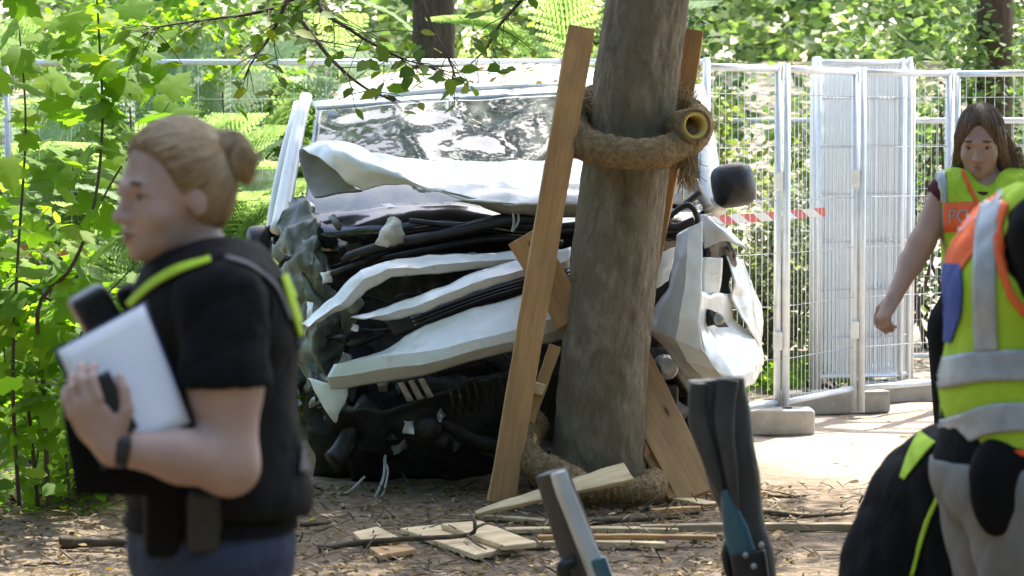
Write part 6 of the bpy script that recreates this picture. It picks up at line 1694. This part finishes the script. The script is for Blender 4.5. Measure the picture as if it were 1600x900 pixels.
vt = vx.union(vx.blank(), [ell(L(1596, 440, Y2), (0.158, 0.20, 0.20), FW), ell(L(1580, 590, Y2), (0.142, 0.19, 0.19), FW), cone(L(1630, 345, Y2 - 0.14), L(1640, 345, Y2 + 0.14), 0.078, 0.078), ell(L(1584, 690, Y2), (0.125, 0.2, 0.12), FU)], 0.06) - 0.012
vt = vx.half(vt, L(1520, 722, Y2), (-0.32, 0, 1)); vt = vx.half(vt, L(1660, 320, Y2), (-0.5, 0, -1))
vx.carve(vt, [cone(L(1622, 385, Y2 - 0.5), L(1622, 395, Y2 - 0.17), 0.088, 0.08), cone(L(1634, 440, Y2 - 0.5), L(1634, 440, Y2 - 0.17), 0.065, 0.06), cone(L(1632, 385, Y2 + 0.5), L(1632, 395, Y2 + 0.17), 0.085, 0.08)], 0.012, 0.05)
wrinkle(vx, vt, 0.006, 17, 7, (1, 1, 0.6))
vest = W3.add('vest', vt, 'neon', keep=True)
D = W3.drape
D('orange_panel', 'vest', [(1470, 418), (1500, 372), (1530, 335), (1560, 305)], (60, 66, 62, 40), 'orange', parent=vest, n=60, k=31, lift=0.004)
D('blue_panel', 'vest', [(1486, 412), (1484, 450), (1482, 490), (1476, 534)], (34, 44, 44, 24), 'blue_patch', parent=vest, n=60, k=31, lift=0.005)
D('reflective_strip', 'vest', [(1556, 300), (1544, 360), (1540, 430), (1541, 500), (1543, 548)], (34, 34, 34, 35, 36), 'reflect', parent=vest, n=40, k=7, lift=0.006)
D('reflective_strip', 'vest', [(1462, 586), (1500, 578), (1540, 572), (1620, 570)], (46, 48, 48, 48), 'reflect', parent=vest, n=40, k=9, lift=0.005)
D('reflective_strip', 'vest', [(1474, 678), (1510, 668), (1550, 655), (1620, 650)], (44, 46, 46, 44), 'reflect', parent=vest, n=40, k=9, lift=0.005)
D('orange_trim', 'vest', [(1574, 318), (1562, 360), (1564, 410), (1578, 455), (1596, 482), (1612, 500)], 11, 'orange', parent=vest, n=40, k=5, lift=0.006)
D('orange_trim', 'vest', [(1500, 722), (1530, 716), (1560, 712), (1620, 704)], 10, 'orange', parent=vest, n=30, k=5, lift=0.005)
W3.text('vest', 'POLIZEI', 1484, 382, 92, 'reflect', 0.008, -0.85)
hol = vx.union(vx.blank(), [ell(L(1556, 770, Y2 - 0.19), (0.055, 0.035, 0.085)), cone(L(1552, 710, Y2 - 0.17), L(1600, 705, Y2 - 0.17), 0.035, 0.035), cone(L(1556, 740, Y2 - 0.185), L(1560, 815, Y2 - 0.185), 0.055, 0.03)], 0.03)
W3.add('holster', hol, 'black_cloth')

# ---------- crouching person in black, behind the leaning one
Y3 = 7.6
pb = P(1420, 300, Y3); pb[2] = 0
W4 = Person('person in black jacket with yellow shoulder panel crouching at the lower right', pb, (-0.34, -0.34, -0.02), (0.52, 0.36, 1.14), 0.009)
L = W4.L; vx = W4.vx
HD = rotm(math.radians(25), math.radians(25))
FW = rotm(math.radians(20), math.radians(48))
hc = L(1552, 655, Y3 + 0.05)
Hh, T = build_head(vx, None, hc, HD, 1.05)
torso = vx.union(vx.blank(), [ell(L(1468, 775, Y3), (0.125, 0.19, 0.18), FW), ell(L(1425, 880, Y3), (0.13, 0.17, 0.17), FW), ell(L(1410, 985, Y3), (0.15, 0.18, 0.13)), cone(L(1488, 735, Y3 - 0.15), L(1484, 730, Y3 + 0.16), 0.065, 0.065)], 0.06)
neck = vx.union(vx.blank(), [cone(L(1530, 695, Y3 + 0.03), L(1490, 735, Y3), 0.055, 0.065)], 0.02)
arms = vx.union(vx.blank(), [cone(L(1490, 750, Y3 - 0.19), L(1500, 930, Y3 - 0.2), 0.066, 0.052), cone(L(1500, 930, Y3 - 0.2), L(1600, 960, Y3 - 0.1), 0.05, 0.032), cone(L(1486, 745, Y3 + 0.2), L(1520, 900, Y3 + 0.22), 0.066, 0.05), cone(L(1520, 900, Y3 + 0.22), L(1610, 950, Y3 + 0.1), 0.05, 0.032)], 0.03)
hands = vx.blank()
for w, sd in ((L(1600, 960, Y3 - 0.1), -1), (L(1610, 950, Y3 + 0.1), 1)):
    pr, fg = hand_prims(w, (0.9, 0.1, -0.3), (0.3, 0, 0.9), 0.6, 1.0, thumb_side=sd); vx.union(hands, pr, 0.012); vx.union(hands, fg, 0.006)
legs = vx.blank(); pc = L(1412, 1000, Y3)
for s_ in (1, -1):
    hp = pc + np.array((0, s_ * 0.1, 0)); kn = hp + np.array((0.34, s_ * 0.06, 0.10)); an_ = np.array((hp[0] + 0.08, kn[1], 0.10))
    vx.union(legs, [cone(hp, kn, 0.10, 0.07), cone(kn, an_, 0.064, 0.046), cone(an_ + (0, 0, -0.05), an_ + np.array((0.17, 0, -0.055)), 0.044, 0.036)], 0.03)
body = smin(smin(torso, neck, 0.03), Hh, 0.016)
for q in (arms, hands, legs): body = smin(body, q, 0.025)
W4.add('body', body, 'skin')
for s_ in (1, -1): W4.eye(T, HD, s_, 1.05)
W4.lips(T, HD, 1.05)
hair = vx.union(vx.blank(), [ell(T(-0.020, 0, 0.038), (0.105, 0.086, 0.097), HD)], 0.02)
vx.carve(hair, [ell(T(0.10, 0, -0.05), (0.10, 0.12, 0.11), HD), ell(T(-0.02, 0, -0.13), (0.14, 0.1, 0.08), HD)], 0.012, 0.05); W4.add('hair', hair, 'hair_brown')
jk = smin(smin(torso, arms, 0.03), neck, 0.02) - 0.024; jk = vx.half(jk, L(1520, 705, Y3), (-1, 0, -0.7)); jk = vx.half(jk, L(1410, 1010, Y3), (0, 0, 1))
wrinkle(vx, jk, 0.007, 15, 9)
jacket = W4.add('jacket', jk, 'black_cloth', keep=True)
tr = smin(torso, legs, 0.04) - 0.014; tr = vx.half(vx.half(tr, L(1410, 975, Y3), (0, 0, -1)), (0, 0, 0.08), (0, 0, 1)); W4.add('trousers', tr, 'black_cloth')
bt = vx.half(vx.half(legs - 0.016, (0, 0, 0.18), (0, 0, -1)), (0, 0, 0.004), (0, 0, 1)); W4.add('boots', bt, 'black_cloth')
W4.drape('shoulder_panel', 'jacket', [(1450, 684), (1440, 698), (1428, 718), (1412, 748)], (30, 26, 20, 8), 'neon', parent=jacket, n=50, k=25, lift=0.005)
W4.drape('piping', 'jacket', [(1490, 742), (1470, 770), (1452, 810), (1440, 850), (1425, 900)], 6, 'neon', parent=jacket, n=40, k=4, lift=0.005)

# ---------- foreground stand with two padded arms
st = thing('folding_stand', 'dark folding stand with two raised padded arms in the centre foreground', 'stand', tuple(G(1040, 1215)))
YS = 8.0
def slab(name, rows, mat, parent, thick, lin_=True, crumple=0.0, cs=8.0, nu=8, nv=24):
    o = panel(name, rows, mat, parent, nu=nu, nv=nv, thick=thick, crumple=crumple, cs=cs)
    mod_bevel(o, 0.008, 2)
    return o
M['arm_grey'] = mat_cloth('grey padded cover', (0.48, 0.48, 0.45), (0.60, 0.60, 0.56), 0.6, wr=0.3)
M['arm_dark'] = mat_cloth('charcoal padded cover', (0.045, 0.041, 0.038), (0.075, 0.07, 0.065), 0.5, wr=0.6)
M['teal'] = mat_noise('teal coated tube', [(0.3, (0.03, 0.09, 0.11)), (0.7, (0.06, 0.15, 0.18))], 6, 0.35)
def bar(name, pts, w, d, mat, parent, yaw=0.0, n=26, wob=0.0, sq=0.35):
    path = cr([P(*q) for q in pts], n)
    w = np.interp(np.linspace(0, 1, n), np.linspace(0, 1, len(np.atleast_1d(w))), np.atleast_1d(w)); d = np.interp(np.linspace(0, 1, n), np.linspace(0, 1, len(np.atleast_1d(d))), np.atleast_1d(d))
    V = []; m = 24
    for i in range(n):
        t = path[min(i + 1, n - 1)] - path[max(i - 1, 0)]; t /= np.linalg.norm(t)
        a = np.array((math.cos(yaw), math.sin(yaw), 0)); a -= t * (a @ t); a /= np.linalg.norm(a); b_ = np.cross(t, a)
        for k in range(m):
            th = 2 * math.pi * k / m
            ex = math.copysign(abs(math.cos(th)) ** sq, math.cos(th)); ey = math.copysign(abs(math.sin(th)) ** sq, math.sin(th))
            p = path[i] + a * ex * w[i] + b_ * ey * d[i]
            if wob: p = p + np.array(noise.noise_vector(Vector(p * 9))) * wob
            V.append(p)
    f = [(i * m + k, i * m + (k + 1) % m, (i + 1) * m + (k + 1) % m, (i + 1) * m + k) for i in range(n - 1) for k in range(m)] + [tuple(range(m - 1, -1, -1)), tuple((n - 1) * m + k for k in range(m))]
    o = obj(name, V, f, M[mat], parent, True)
    return mod_bevel(o, 0.004, 2)
lf = bar('arm', [(862, 737, YS), (872, 768, YS), (893, 830, YS), (920, 905, YS), (965, 1020, YS)], (0.030, 0.034, 0.040, 0.045, 0.048), 0.040, 'arm_dark', st, yaw=0.75)
bar('arm_pad', [(872, 737, YS - 0.04), (882, 768, YS - 0.042), (906, 830, YS - 0.045), (936, 905, YS - 0.048), (980, 1020, YS - 0.05)], (0.018, 0.020, 0.022, 0.024, 0.024), 0.018, 'arm_grey', lf, yaw=0.5)
bar('arm_tube', [(934, 872, YS - 0.06), (948, 910, YS - 0.06), (990, 1020, YS - 0.06)], 0.022, 0.02, 'teal', lf, sq=0.9)
rt = bar('arm', [(1120, 592, YS), (1124, 640, YS), (1142, 730, YS), (1160, 800, YS), (1176, 880, YS), (1195, 1000, YS)], (0.070, 0.080, 0.070, 0.062, 0.056, 0.05), (0.05, 0.06, 0.06, 0.05, 0.05, 0.045), 'arm_dark', st, wob=0.014, sq=0.6)
bar('arm_fold', [(1090, 598, YS - 0.05), (1092, 660, YS - 0.06), (1112, 730, YS - 0.055), (1130, 780, YS - 0.045)], (0.022, 0.026, 0.022, 0.008), 0.018, 'arm_dark', rt, wob=0.01, sq=0.8)
bar('arm_fold', [(1135, 594, YS - 0.055), (1130, 660, YS - 0.07), (1140, 730, YS - 0.065), (1152, 800, YS - 0.05)], (0.03, 0.026, 0.02, 0.008), 0.02, 'arm_dark', rt, wob=0.01, sq=0.8)
bar('arm_tube', [(1132, 765, YS - 0.052), (1150, 830, YS - 0.058), (1166, 890, YS - 0.056), (1185, 1000, YS - 0.05)], (0.012, 0.034, 0.036, 0.034), 0.02, 'teal', rt, sq=0.8)
bar('cap', [(1168, 862, YS - 0.07), (1178, 930, YS - 0.07)], 0.046, 0.022, 'black_plastic', rt, sq=0.5)
for q in ((1165, 868), (1190, 852), (1178, 885)):
    c = P(q[0], q[1], YS - 0.095); obj('bolt', *tube([c + (0, 0.012, 0), c, c - (0, 0.004, 0)], [0.008, 0.008, 0.003], 10), M['alloy'], rt)
bar('clamp_lever', [(1150, 842, YS - 0.03), (1138, 850, YS - 0.05), (1134, 870, YS - 0.05), (1142, 905, YS - 0.04)], 0.012, 0.012, 'black_plastic', rt, sq=0.9)
bar('clamp_lever', [(893, 878, YS - 0.05), (880, 886, YS - 0.06), (884, 912, YS - 0.06)], 0.018, 0.016, 'black_plastic', lf, sq=0.9)
bar('crossbar', [(965, 1020, YS), (1080, 1040, YS), (1195, 1000, YS)], 0.03, 0.03, 'black_plastic', st, sq=0.9)
gz = lambda x, y: G(0, 1215) * 0 + np.array((P(x, 300, YS)[0], YS + y, 0.0))
for x, y in ((940, -0.3), (1210, -0.25), (1070, 0.35)):
    obj('leg', *tube([P(1080, 1040, YS), gz(x, y) + (0, 0, 0.012)], [0.022, 0.016], 10), M['black_plastic'], st, True)
